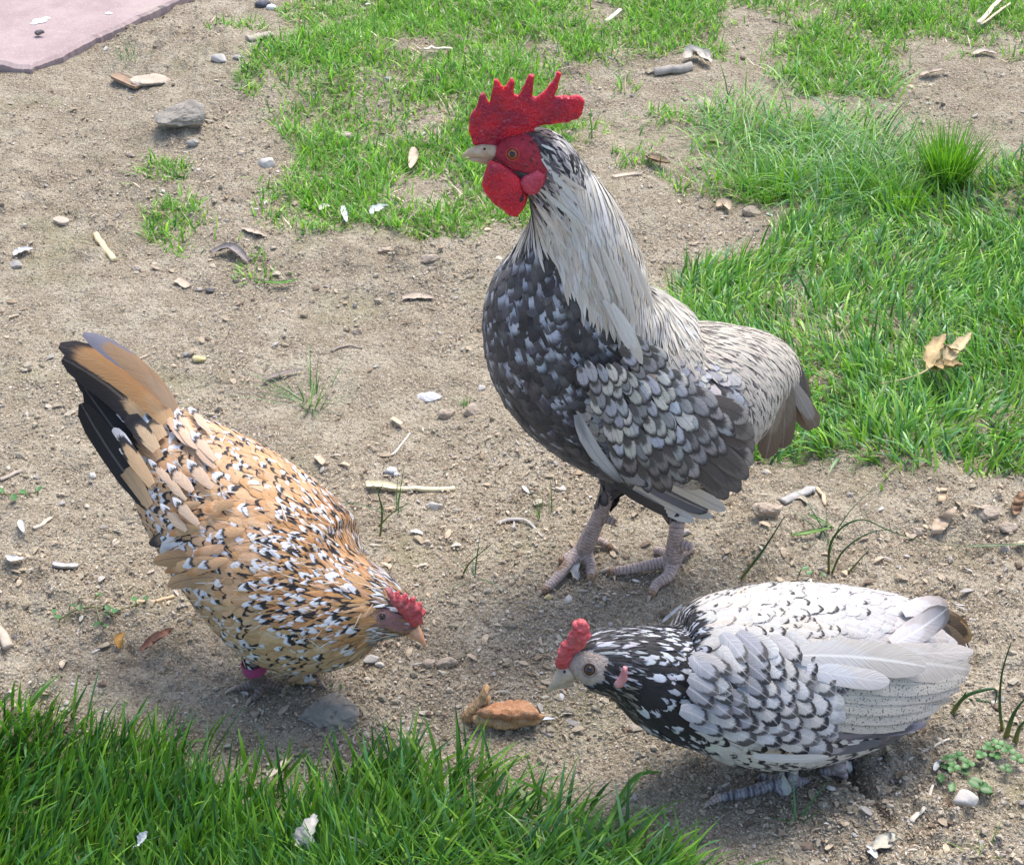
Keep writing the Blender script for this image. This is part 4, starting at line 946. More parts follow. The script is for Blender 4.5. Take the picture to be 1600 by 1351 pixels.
    # plastic ring round the shank
    c0 = P(397, 1040, fl.y); ax = (P(391, 1018, fl.y) - P(400, 1050, fl.y)).normalized(); u = ax.orthogonal().normalized(); w_ = ax.cross(u); V = []; Fc = []; n = 28
    for dz, r in ((-.0042, .0092), (-.0042, .0103), (.0042, .0103), (.0042, .0092)):
        for k in range(n): a = 2 * math.pi * k / n; V.append(c0 + ax * dz + (u * math.cos(a) + w_ * math.sin(a)) * r)
    for i in range(4):
        for k in range(n): Fc.append((i * n + k, i * n + (k + 1) % n, ((i + 1) % 4) * n + (k + 1) % n, ((i + 1) % 4) * n + k))
    o = link('leg_band', raw('leg_band', V, Fc), m_plain('band_plastic', (.33, .05, .14), (.38, .07, .18), 80, .35, .05, .0005, .5), b.root, smooth=False)
buff_hen()

# ------------------------------------------------------------------ the white hen
def white_hen():
    mb = MB()
    mb.loft([(893, 1048, 1.03, 14, .85), (905, 1042, 1.031, 32, .85), (932, 1036, 1.034, 46, .82), (968, 1035, 1.038, 54, .85), (1005, 1046, 1.042, 70, .88), (1055, 1064, 1.048, 92, .85), (1120, 1058, 1.055, 128, .8), (1220, 1056, 1.065, 144, .78), (1320, 1046, 1.08, 132, .78), (1400, 1032, 1.094, 106, .8), (1458, 1024, 1.105, 68, .8), (1492, 1018, 1.112, 34, .8), (1508, 1014, 1.115, 8, .8)])
    fl = G(1236, 1218, .012); fr = G(1314, 1196, .012)
    mb.loft([(1230, 1110, 1.05, 60, .8), (1232, 1170, 1.045, 36, .8), (1235, 1198, 1.045, 16, .9)], 3, 14)
    mb.loft([(1290, 1110, 1.09, 50, .8), (1300, 1160, 1.08, 30, .8), (1308, 1185, 1.075, 12, .9)], 3, 14)
    mb.tube([(P(1235, 1185, 1.045), .007), (P(1236, 1208, fl.y), .0062), (G(1236, 1222, .007), .0068)])
    mb.tube([(P(1308, 1175, 1.073), .0065), (P(1312, 1190, fr.y), .006), (G(1314, 1202, .006), .006)])
    for pts, a, c in (([(1236, 1218), (1200, 1228), (1158, 1240), (1122, 1246), (1108, 1256)], .006, .0034), ([(1234, 1222), (1210, 1218), (1185, 1212)], .0058, .0034), ([(1238, 1222), (1225, 1236), (1218, 1240)], .0058, .0034), ([(1238, 1220), (1252, 1220), (1262, 1218)], .0052, .003),
                      ([(1314, 1198), (1318, 1206), (1319, 1218)], .0058, .0034), ([(1312, 1200), (1296, 1204), (1280, 1206)], .0058, .0034), ([(1315, 1200), (1328, 1198), (1334, 1196)], .005, .003)):
        mb.tube(toe(mb, pts, a, c, .004), 8)
    me = mb.solid('body', .0022, 5)
    flow = [(900, 1030, 1, -.1), (930, 990, 1, -.2), (940, 1080, .8, .5), (980, 980, 1, .05), (1000, 1040, 1, .25), (990, 1100, .6, .8), (1050, 980, 1, -.1), (1050, 1050, .9, .5), (1040, 1130, .8, .6), (1100, 940, 1, -.2), (1150, 1000, 1, .15), (1100, 1080, .9, .45), (1100, 1170, 1, .35), (1200, 920, 1, 0), (1250, 980, 1, .15), (1200, 1080, 1, .35), (1200, 1180, 1, .15), (1300, 920, 1, .15), (1350, 1000, 1, .1), (1300, 1120, 1, .05), (1400, 940, 1, .35), (1450, 980, 1, .3), (1420, 1080, 1, -.1), (1350, 1150, 1, -.3), (1480, 1020, 1, .1)]
    b = Bird('white_hen', 'white hen with black edged feathers and dark neck, crouching low at right', 'hen', G(1240, 1215), me, flow)
    Z = lambda pts: zm(pts, 840, 880, 3.378)
    face = Z([(60, 640), (90, 560), (180, 480), (260, 460), (350, 480), (380, 530), (350, 610), (290, 640), (180, 630), (120, 650)])
    def paint(q, V):
        c = np.tile(np.array([.30, .30, .31]), (len(q), 1)); c[q[:, 0] > 1085] = (.6, .6, .6); c[inpoly(q, face)] = (.42, .35, .30); c[inpoly(q, Z([(70, 560), (150, 520), (200, 560), (180, 630), (90, 640)]))] = (.40, .30, .27)
        leg = (V[:, 2] < .035) & (q[:, 1] > 1190); c[leg] = (.38, .37, .39)
        band = leg & (np.sin(q[:, 0] * .62) > .55) & (q[:, 0] < 1215); c[band] = (.10, .10, .12); c[leg & (q[:, 0] < 1125)] = (.5, .42, .36); c[leg & (q[:, 0] > 1290)] = (.6, .5, .48); return c
    for p, q in (((1122, 1246), (1108, 1256)), ((1318, 1206), (1319, 1218))): b.claw(G(*p), G(*q), .0018)
    b.paint(paint)
    WHT = (.55, .53, .50); BLK = (.020, .019, .021); CRM = (.57, .52, .45); LIL = (.46, .44, .435)
    NECK = [(860, 940), (1040, 955), (1085, 985), (1060, 1050), (1052, 1110), (1075, 1180), (1020, 1190), (960, 1120), (880, 1080)]
    BREAST = [(1010, 1130), (1060, 1120), (1130, 1150), (1230, 1170), (1330, 1160), (1330, 1240), (1050, 1230)]
    SCAL = [(1050, 1020), (1130, 1000), (1240, 1005), (1300, 1050), (1310, 1130), (1260, 1165), (1130, 1150), (1060, 1110)]
    def style(px, py, c):
        if inp1(px, py, face) or (c[2] < .03 and py > 1195): return None
        r = random.random()
        if px < 985:
            if py > 1065: return dict(L=.012, W=.0024, sp=.42, prof='point', A=jit(random.choice([BLK, BLK, (.2, .18, .14)]), .3), lift=.002, wild=.3, single=False)
            return dict(L=.015, W=.0027, sp=.40, prof='point', A=jit(random.choice([BLK, BLK, (.05, .05, .055), (.4, .41, .44)]), .3), lift=.0018, wild=.16, single=False, shaft=random.choice([0, 0, .35]))
        if inp1(px, py, NECK):
            wht = r < .42 + .25 * max(0, (px - 1010) / 60)
            return dict(L=.022, W=.0068 if py > 1010 else .0042, sp=.42, prof='round' if py > 1010 else 'point', A=jit(BLK), B=jit((.55, .57, .62) if wht else BLK, .15), C=jit(BLK), t1=.50, t2=.86, lift=.0025, wild=.16)
        if inp1(px, py, BREAST):
            sp_ = r < .5
            return dict(L=.024, W=.0115, sp=.42, A=jit((.62, .62, .58), .1), B=jit(BLK) if sp_ else jit((.60, .59, .55), .1), C=jit(BLK if r < .25 else (.50, .48, .45)), t1=.80, t2=.96, lift=.0025, wild=.2)
        if inp1(px, py, SCAL):
            sp_ = r < .25
            return dict(L=.027, W=.0138, sp=.34, A=jit(WHT, .06), B=jit((.16, .16, .17), .3) if sp_ else jit(WHT, .1), C=jit((.03, .029, .032), .3) if sp_ else jit(LIL, .1), t1=random.choice([.76, .80]), t2=random.choice([.85, .88]), shaft=.3, soft=.06, lift=.0036, wild=.13, cup=.34)
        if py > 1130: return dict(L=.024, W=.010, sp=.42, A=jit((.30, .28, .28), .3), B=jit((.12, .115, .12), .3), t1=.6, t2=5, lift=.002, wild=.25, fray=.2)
        k = max(0, min(1, (px - 1130) / 230)); spot = r < .50 * (1 - k) ** 1.1
        A = jit(random.choice([WHT, WHT, CRM] if k < .6 else [LIL, (.50, .47, .45), (.54, .52, .51)]), .07)
        return dict(L=.028, W=.0118, sp=.36, A=A, B=jit(BLK, .3) if spot else jit(A, .08), C=jit(A, .05), t1=.90 if spot else .8, t2=random.choice([.96, 1.02]) if spot else 5, soft=.03, shaft=.2, lift=.0026, wild=.14, fray=.1 + .1 * k)
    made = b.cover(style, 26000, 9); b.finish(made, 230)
    Z7 = lambda pts: zm(pts, 1100, 870, 3.2); DOT = dict(speck=.85, A=(.56, .53, .45), B=(.58, .54, .47), C=(.52, .46, .39), t1=.6, t2=.97, shaft=-.25)
    lst = [([(620, 880), (830, 880), (1110, 830)], 60, dict(A=(.20, .19, .20), B=(.10, .10, .11), C=(.28, .26, .30), t1=.5, t2=.9)), ([(560, 960), (700, 960), (880, 905)], 56, dict(A=(.35, .33, .33), B=(.12, .12, .125), t1=.45, t2=4)),
           ([(600, 820), (850, 850), (1120, 790)], 84, DOT), ([(600, 770), (860, 810), (1170, 740)], 84, DOT), ([(600, 720), (880, 760), (1215, 690)], 90, DOT), ([(600, 670), (900, 700), (1260, 650)], 96, DOT), ([(700, 620), (950, 650), (1290, 600)], 110, DOT),
           ([(900, 520), (1090, 530), (1305, 560)], 190, dict(A=(.54, .50, .46), B=(.52, .47, .42), C=(.46, .41, .36), t1=.6, t2=.94, shaft=.5)), ([(800, 480), (1000, 490), (1300, 480)], 110, dict(A=(.60, .57, .54), B=(.55, .50, .46), t1=.6, t2=4, shaft=.4)),
           ([(500, 560), (700, 600), (900, 620)], 110, dict(A=(.60, .60, .61), B=(.60, .57, .54), t1=.6, t2=4, shaft=.5)), ([(470, 500), (760, 500), (1075, 550)], 175, dict(A=(.54, .52, .50), B=(.52, .48, .43), C=(.30, .25, .21), t1=.55, t2=1.04, shaft=.85)),
           ([(240, 960), (420, 980), (600, 960)], 46, dict(A=(.54, .54, .50), B=(.50, .49, .45), t1=.6, t2=4, shaft=.3))]
    rows = 9
    for row in range(rows):                                # scalloped coverts, rear rows first, shoulder rows on top
        f = row / (rows - 1); n = 7
        T0 = np.array((1322, 1040)) * (1 - f) + np.array((1106, 1006)) * f; T1 = np.array((1284, 1176)) * (1 - f) + np.array((1108, 1128)) * f
        for i in range(n):
            if row >= 5 and i < row - 5: continue
            t = (i + (.5 if row % 2 else 0)) / (n - .5); tip = T0 + (T1 - T0) * t + np.array((14 * math.sin(math.pi * t), 0)) + RNG.uniform(-5, 5, 2)
            an = math.radians(30 + 8 * f - 22 * (t - .3)) + random.gauss(0, .1); L = random.uniform(48, 60); d = np.array((math.cos(an), math.sin(an))); r0 = tip - d * L; mid = tip - d * L * .5 + np.array((d[1], -d[0])) * 3
            dk = random.choice([(.03, .029, .032), (.045, .043, .046), (.09, .085, .085)]) if random.random() < .88 or f > .5 else (.5, .49, .5)
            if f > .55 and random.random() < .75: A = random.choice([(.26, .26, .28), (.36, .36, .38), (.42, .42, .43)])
            else: A = random.choice([WHT, (.58, .575, .57), (.56, .53, .49)])
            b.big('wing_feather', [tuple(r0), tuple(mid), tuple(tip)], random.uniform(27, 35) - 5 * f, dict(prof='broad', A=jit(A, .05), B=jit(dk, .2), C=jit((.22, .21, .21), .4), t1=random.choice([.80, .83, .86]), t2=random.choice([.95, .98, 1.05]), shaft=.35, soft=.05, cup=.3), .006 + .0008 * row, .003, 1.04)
    for i, (pts, W, st) in enumerate(lst): b.big('wing_feather', Z7(pts), W / 3.2, dict(st, fray=.03), .002 + .0009 * i, .002, 1.05)
    tl = [([(1130, 300), (1230, 330), (1330, 420)], 110, dict(A=(.02, .017, .014), B=(.07, .045, .022), C=(.34, .21, .09), t1=.5, t2=.9, fray=.2)), ([(1150, 350), (1230, 390), (1290, 470)], 100, dict(A=(.025, .02, .015), B=(.08, .05, .025), t1=.5, t2=4)), ([(1100, 260), (1210, 290), (1320, 370)], 80, dict(A=(.30, .24, .20), B=(.26, .18, .10), C=(.18, .10, .04), t1=.5, t2=.8, fray=.15)),
          ([(1000, 430), (1120, 400), (1200, 420)], 120, dict(A=(.58, .54, .52), B=(.52, .47, .44), t1=.6, t2=4, shaft=.3)), ([(930, 445), (1070, 370), (1215, 260)], 130, dict(A=(.60, .57, .57), B=(.50, .45, .43), C=(.30, .25, .22), t1=.55, t2=.9, shaft=.85)), ([(980, 290), (1100, 250), (1215, 250)], 100, dict(A=(.62, .59, .58), B=(.52, .46, .43), C=(.40, .33, .29), t1=.6, t2=.88, shaft=.3))]
    for i, (pts, W, st) in enumerate(tl): b.big('tail_feather', Z7(pts), W / 3.2, st, .001 + .0012 * i, .002, 1.105)
    b.pl.build('plumage', b.root, 'stuff')
    comb = Z([(95, 548), (98, 500), (112, 478), (112, 455), (132, 430), (140, 408), (160, 395), (165, 372), (185, 355), (195, 318), (222, 303), (250, 312), (270, 335), (272, 380), (245, 425), (205, 465), (170, 520), (135, 555)])
    inflate_obj('comb', comb, .0038, 1.031, COMB2, b.root, 1.8, lump=.0032, edge=.001)
    h, _ = b.hit(968, 1056, 1.01); inflate_obj('earlobe', Z([(452, 545), (474, 548), (474, 610), (450, 645), (415, 652), (400, 635), (430, 600)]), .003, h.y - .003, PALELOBE, b.root, 2.5, edge=.0006)
    bk = MB(); bk.loft([(892, 1047, 1.03, 17, .8), (880, 1055, 1.028, 13.5, .8), (868, 1066, 1.026, 8, .8), (860, 1076, 1.025, 4, .8), (857, 1082, 1.025, .8, .8)], 3, 14); link('beak', bk.mesh('beak'), HORN3, b.root)
    bk = MB(); bk.loft([(894, 1064, 1.03, 8, .8), (880, 1069, 1.028, 5.5, .8), (868, 1076, 1.027, 1.2, .8)], 3, 10); link('lower_beak', bk.mesh('lower_beak'), HORN3, b.root)
    ear = Plume(); h, n2 = b.hit(958, 1048, 1.01)
    for k in range(60):
        a = random.uniform(0, 6.28); rr = math.sqrt(random.random()); q = b.hit(957 + 14 * rr * math.cos(a), 1049 + 17 * rr * math.sin(a), 1.01)
        st = dict(prof='wisp', A=jit(BLK), lift=.0012)
        if q[1]: m, nn = b.path(q[0], q[1], (.7, .7 + random.uniform(-.4, .4)), .008, st); ear.add(m, nn, .0016, st)
    ear.build('ear_tuft', b.root)
    nostril(b, 882, 1049, 1.0205, .0012); eye(b, 921, 1046, 9, LID2, IRIS2, .35)
white_hen()
# ------------------------------------------------------------------ stones
STONE = {'rock': m_plain('field_rock', (.29, .262, .225), (.37, .335, .285), 60, .95, .9, .004, .15, None, (.21, .185, .155)), 'grey': m_plain('grey_stone', (.30, .285, .265), (.40, .38, .35), 55, .9, .8, .003, .2, None, (.22, .205, .19)), 'tan': m_plain('tan_stone', (.44, .37, .29), (.54, .46, .37), 70, .9, .6, .002, .2, None, (.33, .27, .21)),
         'pale': m_plain('pale_stone', (.50, .47, .43), (.60, .57, .52), 80, .9, .6, .002, .2), 'blue': m_plain('blue_stone', (.42, .42, .43), (.50, .50, .50), 80, .8, .5, .002, .25),
         'yellow': m_plain('yellow_stone', (.52, .42, .18), (.62, .54, .32), 90, .7, .4, .0015, .3), 'dark': m_plain('dark_stone', (.13, .12, .12), (.20, .185, .18), 80, .9, .6, .002, .2),
         'clod': m_plain('dry_clod', (.40, .325, .255), (.48, .40, .32), 110, 1., 1., .003, .1, None, (.28, .22, .17))}
def stone(px, py, wpx, hpx, kind, label, name='pebble', sink=.3, flatness=.6, z=None, cuts=7, seed=None):
    rnd = random.Random(seed if seed is not None else px * 7 + py); b = G(px, py + hpx * .25) if z is None else GZ(px, py, z); s_ = px_size(b)
    bm = bmesh.new(); bmesh.ops.create_icosphere(bm, subdivisions=4 if wpx > 40 else 3, radius=1)
    pl = [(Vector((rnd.gauss(0, 1), rnd.gauss(0, 1), rnd.gauss(0, 1))).normalized(), rnd.uniform(.5, .86)) for _ in range(cuts + 3)]
    o = rnd.uniform(0, 50)
    for v in bm.verts:
        p = v.co.copy()
        for nrm, d in pl:
            k = p.dot(nrm)
            if k > d: p -= nrm * (k - d) * .88
        q = v.co * 2.1; f = fbm(np.array([q.x + q.z + o]), np.array([q.y - q.z]), 1., 3, 7)[0]; p *= 1 + .34 * f + .10 * fbm(np.array([q.x * 3 + o]), np.array([q.y * 3 + q.z * 3]), 1., 2, 9)[0]
        v.co = p
    a = wpx * s_ * .55; dep = a * rnd.uniform(.6, .8); c = max(.0015, min(a * flatness, hpx * s_ * .62)); rz = rnd.uniform(-.25, .25)
    for v in bm.verts:
        x, y, zz = v.co.x * a, v.co.y * dep, v.co.z * c
        v.co = Vector((b.x + x * math.cos(rz) - y * math.sin(rz), b.y + x * math.sin(rz) + y * math.cos(rz), b.z + zz + c * (1 - 2 * sink)))
    me = bpy.data.meshes.new(name); bm.to_mesh(me); bm.free()
    return tag(link(name, me, STONE[kind], smooth=kind in ('yellow', 'pale')), label, 'stone' if name == 'stone' else 'clod' if name == 'soil_clod' else 'pebble')
stone(283, 186, 88, 42, 'rock', 'large grey angular stone lying on the bare soil at far left', 'stone', .2, .55, cuts=11, seed=4)
stone(520, 1100, 108, 62, 'rock', 'broad flat grey rock half buried under the speckled hen breast', 'stone', .38, .38, cuts=12, seed=11)
stone(235, 123, 58, 20, 'tan', 'flat tan stone beside the bark chip below the pink concrete', 'stone', .4, .25)
stone(668, 614, 42, 22, 'blue', 'flat bluish grey stone in open soil between the speckled hen and the rooster', 'stone', .45, .22)
stone(1506, 1246, 38, 32, 'pale', 'pale grey stone below the clover leaves at lower right', 'stone', .25, .75, cuts=9)
for a in ((679, 789, 25, 17, 'pale', 'small pale grey pebble under the right end of the pale stalk'), (311, 559, 22, 17, 'yellow', 'yellowish rounded pebble in bare soil right of the speckled hen tail'), (293, 551, 14, 13, 'grey', 'tiny grey pebble touching the yellowish pebble'),
          (1100, 164, 36, 22, 'tan', 'tan oval pebble beside the lax grass right of the rooster comb'), (579, 1027, 26, 22, 'pale', 'larger pebble of a close pair below the speckled hen beak'), (593, 1036, 16, 18, 'pale', 'smaller pebble of the close pair below the speckled hen beak'),
          (665, 846, 17, 15, 'tan', 'round tan pebble in soil below the pale stalk'), (540, 211, 26, 24, 'tan', 'tan pebble half buried in the turf left of the rooster beak'), (418, 255, 30, 16, 'pale', 'pale oval pebble at the left border of the turf'),
          (302, 223, 20, 12, 'grey', 'small flat grey pebble just below the large angular stone'), (344, 92, 28, 15, 'pale', 'light pebble on the soil ridge above the large angular stone'), (372, 90, 16, 10, 'grey', 'little grey pebble right of the light pebble on the ridge'),
          (27, 993, 13, 13, 'grey', 'round grey pebble beside the broken wood at the left edge'), (330, 452, 17, 14, 'dark', 'dark pebble in open soil above the speckled hen back'), (24, 412, 20, 15, 'grey', 'grey pebble just below the white petal at the left edge'),
          (96, 772, 15, 11, 'tan', 'tan pebble in soil left of the speckled hen'), (560, 518, 20, 13, 'clod', 'brown pebble in open soil left of the rooster breast'), (752, 605, 16, 12, 'pale', 'pale pebble touching the shade in front of the rooster breast'),
          (95, 345, 26, 13, 'tan', 'flat tan pebble in bare soil left of the straw piece'), (214, 418, 16, 12, 'tan', 'tan pebble just below the lower end of the straw piece')):
    stone(*a)
stone(62, 53, 15, 9, 'dark', 'small brown pebble lying on the pink concrete', z=.0200)
for a in ((697, 1034, 34, 20, 'clod', 'wide soil clod below and right of the speckled hen beak'), (668, 1033, 24, 18, 'clod', 'soil clod next to the wide clod below the speckled hen beak'), (1437, 828, 24, 18, 'clod', 'angular soil clod right of the fallen tan leaf'), (1540, 800, 40, 24, 'clod', 'large soil clod on the crumb heap at the right edge'),
          (1575, 822, 28, 20, 'clod', 'soil clod at the right end of the crumb heap'), (1200, 795, 50, 26, 'clod', 'rough soil clod below the grey wood splinter'), (205, 242, 18, 12, 'clod', 'dark soil clod left of the large angular stone'), (740, 640, 34, 18, 'clod', 'low soil clod in front of the rooster breast'),
          (700, 645, 30, 16, 'clod', 'low soil clod left of the one in front of the rooster'), (1175, 330, 30, 18, 'clod', 'soil clod in the bare patch below the lax grass'), (1210, 300, 26, 16, 'clod', 'soil clod at the foot of the lax grass'), (600, 392, 26, 14, 'clod', 'soil clod below the turf left of the rooster neck'), (672, 404, 28, 14, 'clod', 'soil clod left of the rooster throat')):
    stone(*a, name='soil_clod')

# ------------------------------------------------------------------ leaves, petals and chips lying about
DRY = m_attr('dry_leaf', .8, .25, .45, 180, .4)
def sheet(pts, Wpx, curl, colr, lift=(0, 0), prof=(.25, .75, 1, .9, .6, .12), z=0., thick=.0005, wob=.0, Yc=None):
    """thin curved leaf laid from base to tip: returns a mesh with two sides and a rim"""
    q = catmull([(a, b) for a, b in pts], 6); n = len(q); ctr = []
    for i, a in enumerate(q):
        t = i / (n - 1); p = G(a[0], a[1], .002 + z + lift[0] * (1 - t) + lift[1] * t) if Yc is None else P(a[0], a[1], Yc); ctr.append(p)
    s_ = px_size(ctr[0]); V = []; m = 5
    for i in range(n):
        t = i / (n - 1); tn = (ctr[min(i + 1, n - 1)] - ctr[max(i - 1, 0)]).normalized(); up = Vector((0, 0, 1)) if abs(tn.z) < .85 else Vector((0, -1, 0))
        sd_ = tn.cross(up).normalized(); un = sd_.cross(tn).normalized(); w_ = np.interp(t * (len(prof) - 1), range(len(prof)), prof) * Wpx * s_ * .5
        for j in range(m):
            u = -1 + 2 * j / (m - 1); V.append(ctr[i] + sd_ * (u * w_ * (1 + wob * math.sin(i * 2.3 + j))) + un * (curl * w_ * u * u + wob * w_ * math.sin(i * 1.7 + j * 2.1)))
    k = len(V); V2 = V + [v - Vector((0, 0, thick)) for v in V]; Fc = []
    for i in range(n - 1):
        for j in range(m - 1):
            a = i * m + j; Fc += [(a, a + m, a + m + 1, a + 1), (k + a, k + a + 1, k + a + m + 1, k + a + m)]
        for j in (0, m - 1): a = i * m + j; Fc.append((a, k + a, k + a + m, a + m) if j else (a, a + m, k + a + m, k + a))
    for i in (0, n - 1):
        for j in range(m - 1): a = i * m + j; Fc.append((a, a + 1, k + a + 1, k + a) if i == 0 else (a, k + a, k + a + 1, a + 1))
    me = raw('leaf', V2, Fc); attr(me, 'col', np.array([colr] * len(V2))); return me
def leaf(name, pts, Wpx, curl, colr, label, cat, mat=DRY, **kw):
    me = sheet(pts, Wpx, curl, colr, **kw); me.name = name; return tag(link(name, me, mat), label, cat)
BLUNT = (.7, 1, 1, .95, .9, .6)
TAN = (.58, .45, .31); BRN_ = (.40, .235, .15); WHT_ = (.78, .77, .74)
leaf('dry_leaf', [(220, 1016), (238, 1004), (252, 994), (272, 981)], 20, .7, (.42, .215, .14), 'curled reddish brown leaf on the soil below the speckled hen tail', 'leaf', lift=(.002, .010), wob=.12)
leaf('dry_leaf', [(188, 1012), (186, 1000), (194, 988)], 15, .8, (.58, .33, .10), 'small orange dry leaf left of the curled reddish leaf', 'leaf', lift=(.001, .006), wob=.15)
leaf('dry_leaf', [(1462, 834), (1472, 815), (1494, 792)], 24, .15, (.60, .46, .33), 'fallen tan leaf on the soil below the right lawn', 'leaf', lift=(.001, .004))
leaf('dry_leaf', [(1010, 244), (1026, 252), (1047, 255)], 20, .8, (.38, .27, .18), 'curled brown leaf behind the rooster neck', 'leaf', lift=(.002, .006), wob=.1)
leaf('dry_leaf', [(646, 230), (646, 248), (641, 263)], 16, .4, (.62, .50, .38), 'pale tan leaf in the turf left of the rooster head', 'leaf', lift=(.006, .003), z=.008)
leaf('dry_leaf', [(1586, 804), (1590, 786), (1600, 768)], 18, .6, (.36, .22, .13), 'dark brown dry leaf cut by the right edge', 'leaf', lift=(.001, .012))
leaf('dry_leaf', [(1362, 1322), (1385, 1314), (1402, 1302)], 28, .3, (.62, .58, .47), 'pale papery leaf on soil at the lower right', 'leaf', lift=(.001, .006), wob=.12)
leaf('dry_leaf', [(1436, 118), (1455, 113), (1474, 108)], 14, .5, (.58, .47, .36), 'tan leaf curled on bare soil above the upright tuft', 'leaf', lift=(.002, .005), wob=.1)
leaf('dry_leaf', [(1520, 85), (1538, 80), (1557, 84)], 14, .4, (.64, .54, .44), 'light tan leaf on soil near the upper right corner', 'leaf', lift=(.002, .004), wob=.1)
leaf('dry_leaf', [(378, 356), (398, 362), (418, 370)], 15, .3, (.52, .42, .33), 'flat dull leaf at the lower border of the small turf patch', 'leaf', wob=.1)
leaf('dry_leaf', [(628, 466), (652, 462), (678, 466)], 20, .2, (.50, .41, .32), 'flat tan leaf in open soil left of the rooster breast', 'leaf', wob=.08)
leaf('dry_leaf', [(1100, 222), (1118, 220), (1130, 226)], 14, .5, (.56, .44, .32), 'small tan leaf at the left foot of the lax grass', 'leaf', wob=.1)
leaf('dry_leaf', [(1120, 323), (1132, 318), (1140, 328)], 18, .6, (.62, .48, .34), 'crumpled pale leaf in the bare patch behind the rooster', 'leaf', lift=(.002, .006), wob=.15)
leaf('dry_leaf', [(330, 395), (362, 388), (388, 410)], 18, .6, (.30, .265, .25), 'dark grey curled leaf under the small turf patch', 'leaf', lift=(.004, .004), wob=.1)
leaf('dry_leaf', [(1225, 780), (1250, 776), (1262, 786)], 12, .3, (.50, .43, .34), 'dull leaf scrap under the grey wood splinter', 'leaf')
leaf('wood_chip', [(178, 116), (196, 124), (216, 134)], 20, .1, (.36, .25, .17), 'brown bark chip lying left of the flat tan stone', 'wood chip', prof=BLUNT, thick=.004, lift=(.006, .004))
leaf('wood_chip', [(1471, 783), (1473, 772), (1475, 762)], 12, .1, (.62, .46, .30), 'tan wood chip right above the fallen tan leaf', 'wood chip', prof=BLUNT, thick=.002, lift=(.001, .004))
leaf('wood_chip', [(958, 276), (980, 272), (1003, 270)], 10, .1, (.58, .48, .37), 'slim tan wood chip behind the rooster neck below the brown leaf', 'wood chip', prof=BLUNT, thick=.002)
leaf('wood_chip', [(82, 879), (100, 882), (122, 882)], 11, .1, (.52, .50, .47), 'weathered grey wood chip in the soil left of the speckled hen', 'wood chip', prof=BLUNT, thick=.002, lift=(.002, .002))
leaf('wood_chip', [(612, 652), (618, 655), (628, 662)], 10, .2, (.70, .58, .40), 'small straw coloured chip in open soil above the pale stalk', 'wood chip', prof=BLUNT, thick=.001, lift=(.002, .004))
leaf('wood_chip', [(496, 712), (500, 716), (506, 724)], 13, .2, (.64, .50, .36), 'small pink tan chip in soil above the speckled hen back', 'wood chip', prof=BLUNT, thick=.001, lift=(.002, .003))
leaf('wood_chip', [(276, 436), (284, 440), (294, 448)], 18, .1, (.54, .43, .33), 'flat square chip in open soil above the speckled hen tail', 'wood chip', prof=BLUNT, thick=.001)
leaf('petal', [(20, 399), (34, 392), (52, 389)], 15, .5, WHT_, 'white petal lying flat at the left edge', 'petal', wob=.15, lift=(.001, .003))
leaf('petal', [(8, 869), (22, 874), (38, 871)], 14, .5, WHT_, 'white petal in soil left of the grey wood chip', 'petal', wob=.15, lift=(.002, .003))
leaf('petal', [(31, 812), (33, 821), (37, 831)], 10, .4, WHT_, 'narrow white petal above the petal beside the grey chip', 'petal', lift=(.002, .003))
leaf('petal', [(578, 334), (590, 328), (606, 321)], 20, .5, (.74, .77, .76), 'large white petal in the turf left of the rooster wattle', 'petal', z=.008, lift=(.0, .006), wob=.15)
leaf('petal', [(536, 322), (538, 334), (542, 347)], 10, .5, (.74, .77, .77), 'narrow white petal left of the large petal in the turf', 'petal', z=.008, wob=.1)
leaf('petal', [(500, 328), (508, 323), (516, 322)], 14, .5, (.72, .68, .60), 'cream petal in turf left of the narrow white petal', 'petal', z=.006, wob=.1)
leaf('petal', [(1354, 1322), (1362, 1330), (1370, 1340)], 15, .3, WHT_, 'white petal below the pale papery leaf at lower right', 'petal', lift=(.002, .002))
leaf('petal', [(1460, 1203), (1464, 1194), (1470, 1186)], 9, .3, WHT_, 'white petal left of the clover at lower right', 'petal', lift=(.002, .004))
leaf('petal', [(212, 1322), (222, 1312), (230, 1298)], 20, .6, (.80, .80, .77), 'white crumpled petal caught in the foreground lawn', 'petal', z=.030, lift=(0, .012), wob=.2)
leaf('petal', [(838, 1124), (850, 1122), (866, 1122)], 8, .3, (.72, .74, .76), 'bluish white flake at the right end of the bread crust', 'petal', lift=(.002, .003))
leaf('petal', [(225, 752), (232, 748), (240, 750)], 9, .3, WHT_, 'tiny white petal left of the speckled hen flank', 'petal')
leaf('plant_husk', [(474, 1320), (480, 1300), (494, 1272)], 36, .5, (.64, .60, .53), 'pale frayed husk resting on the foreground lawn', 'husk', z=.028, lift=(0, .014), wob=.25, prof=(.5, .9, 1, .7, .5, .2))
leaf('plant_husk', [(418, 1212), (432, 1202), (450, 1186)], 13, .3, (.58, .50, .40), 'tan husk strip lying in the foreground lawn behind the pale frayed husk', 'husk', z=.022, prof=BLUNT)
leaf('plant_husk', [(1070, 92), (1088, 84), (1112, 98)], 26, .7, (.68, .62, .52), 'cream crumpled husk on soil right of the grey twig', 'husk', lift=(.004, .008), wob=.3)
leaf('dropped_feather', [(410, 594), (436, 584), (472, 576)], 11, .2, (.27, .22, .20), 'grey brown feather dropped on soil left of the green sprig', 'feather', lift=(.002, .003))
leaf('dropped_feather', [(903, 906), (898, 893), (906, 880)], 14, .6, (.56, .54, .51), 'downy pale feather lying between the rooster toes', 'feather', lift=(.001, .010), wob=.2, prof=(.1, .7, 1, .9, .6, .2))
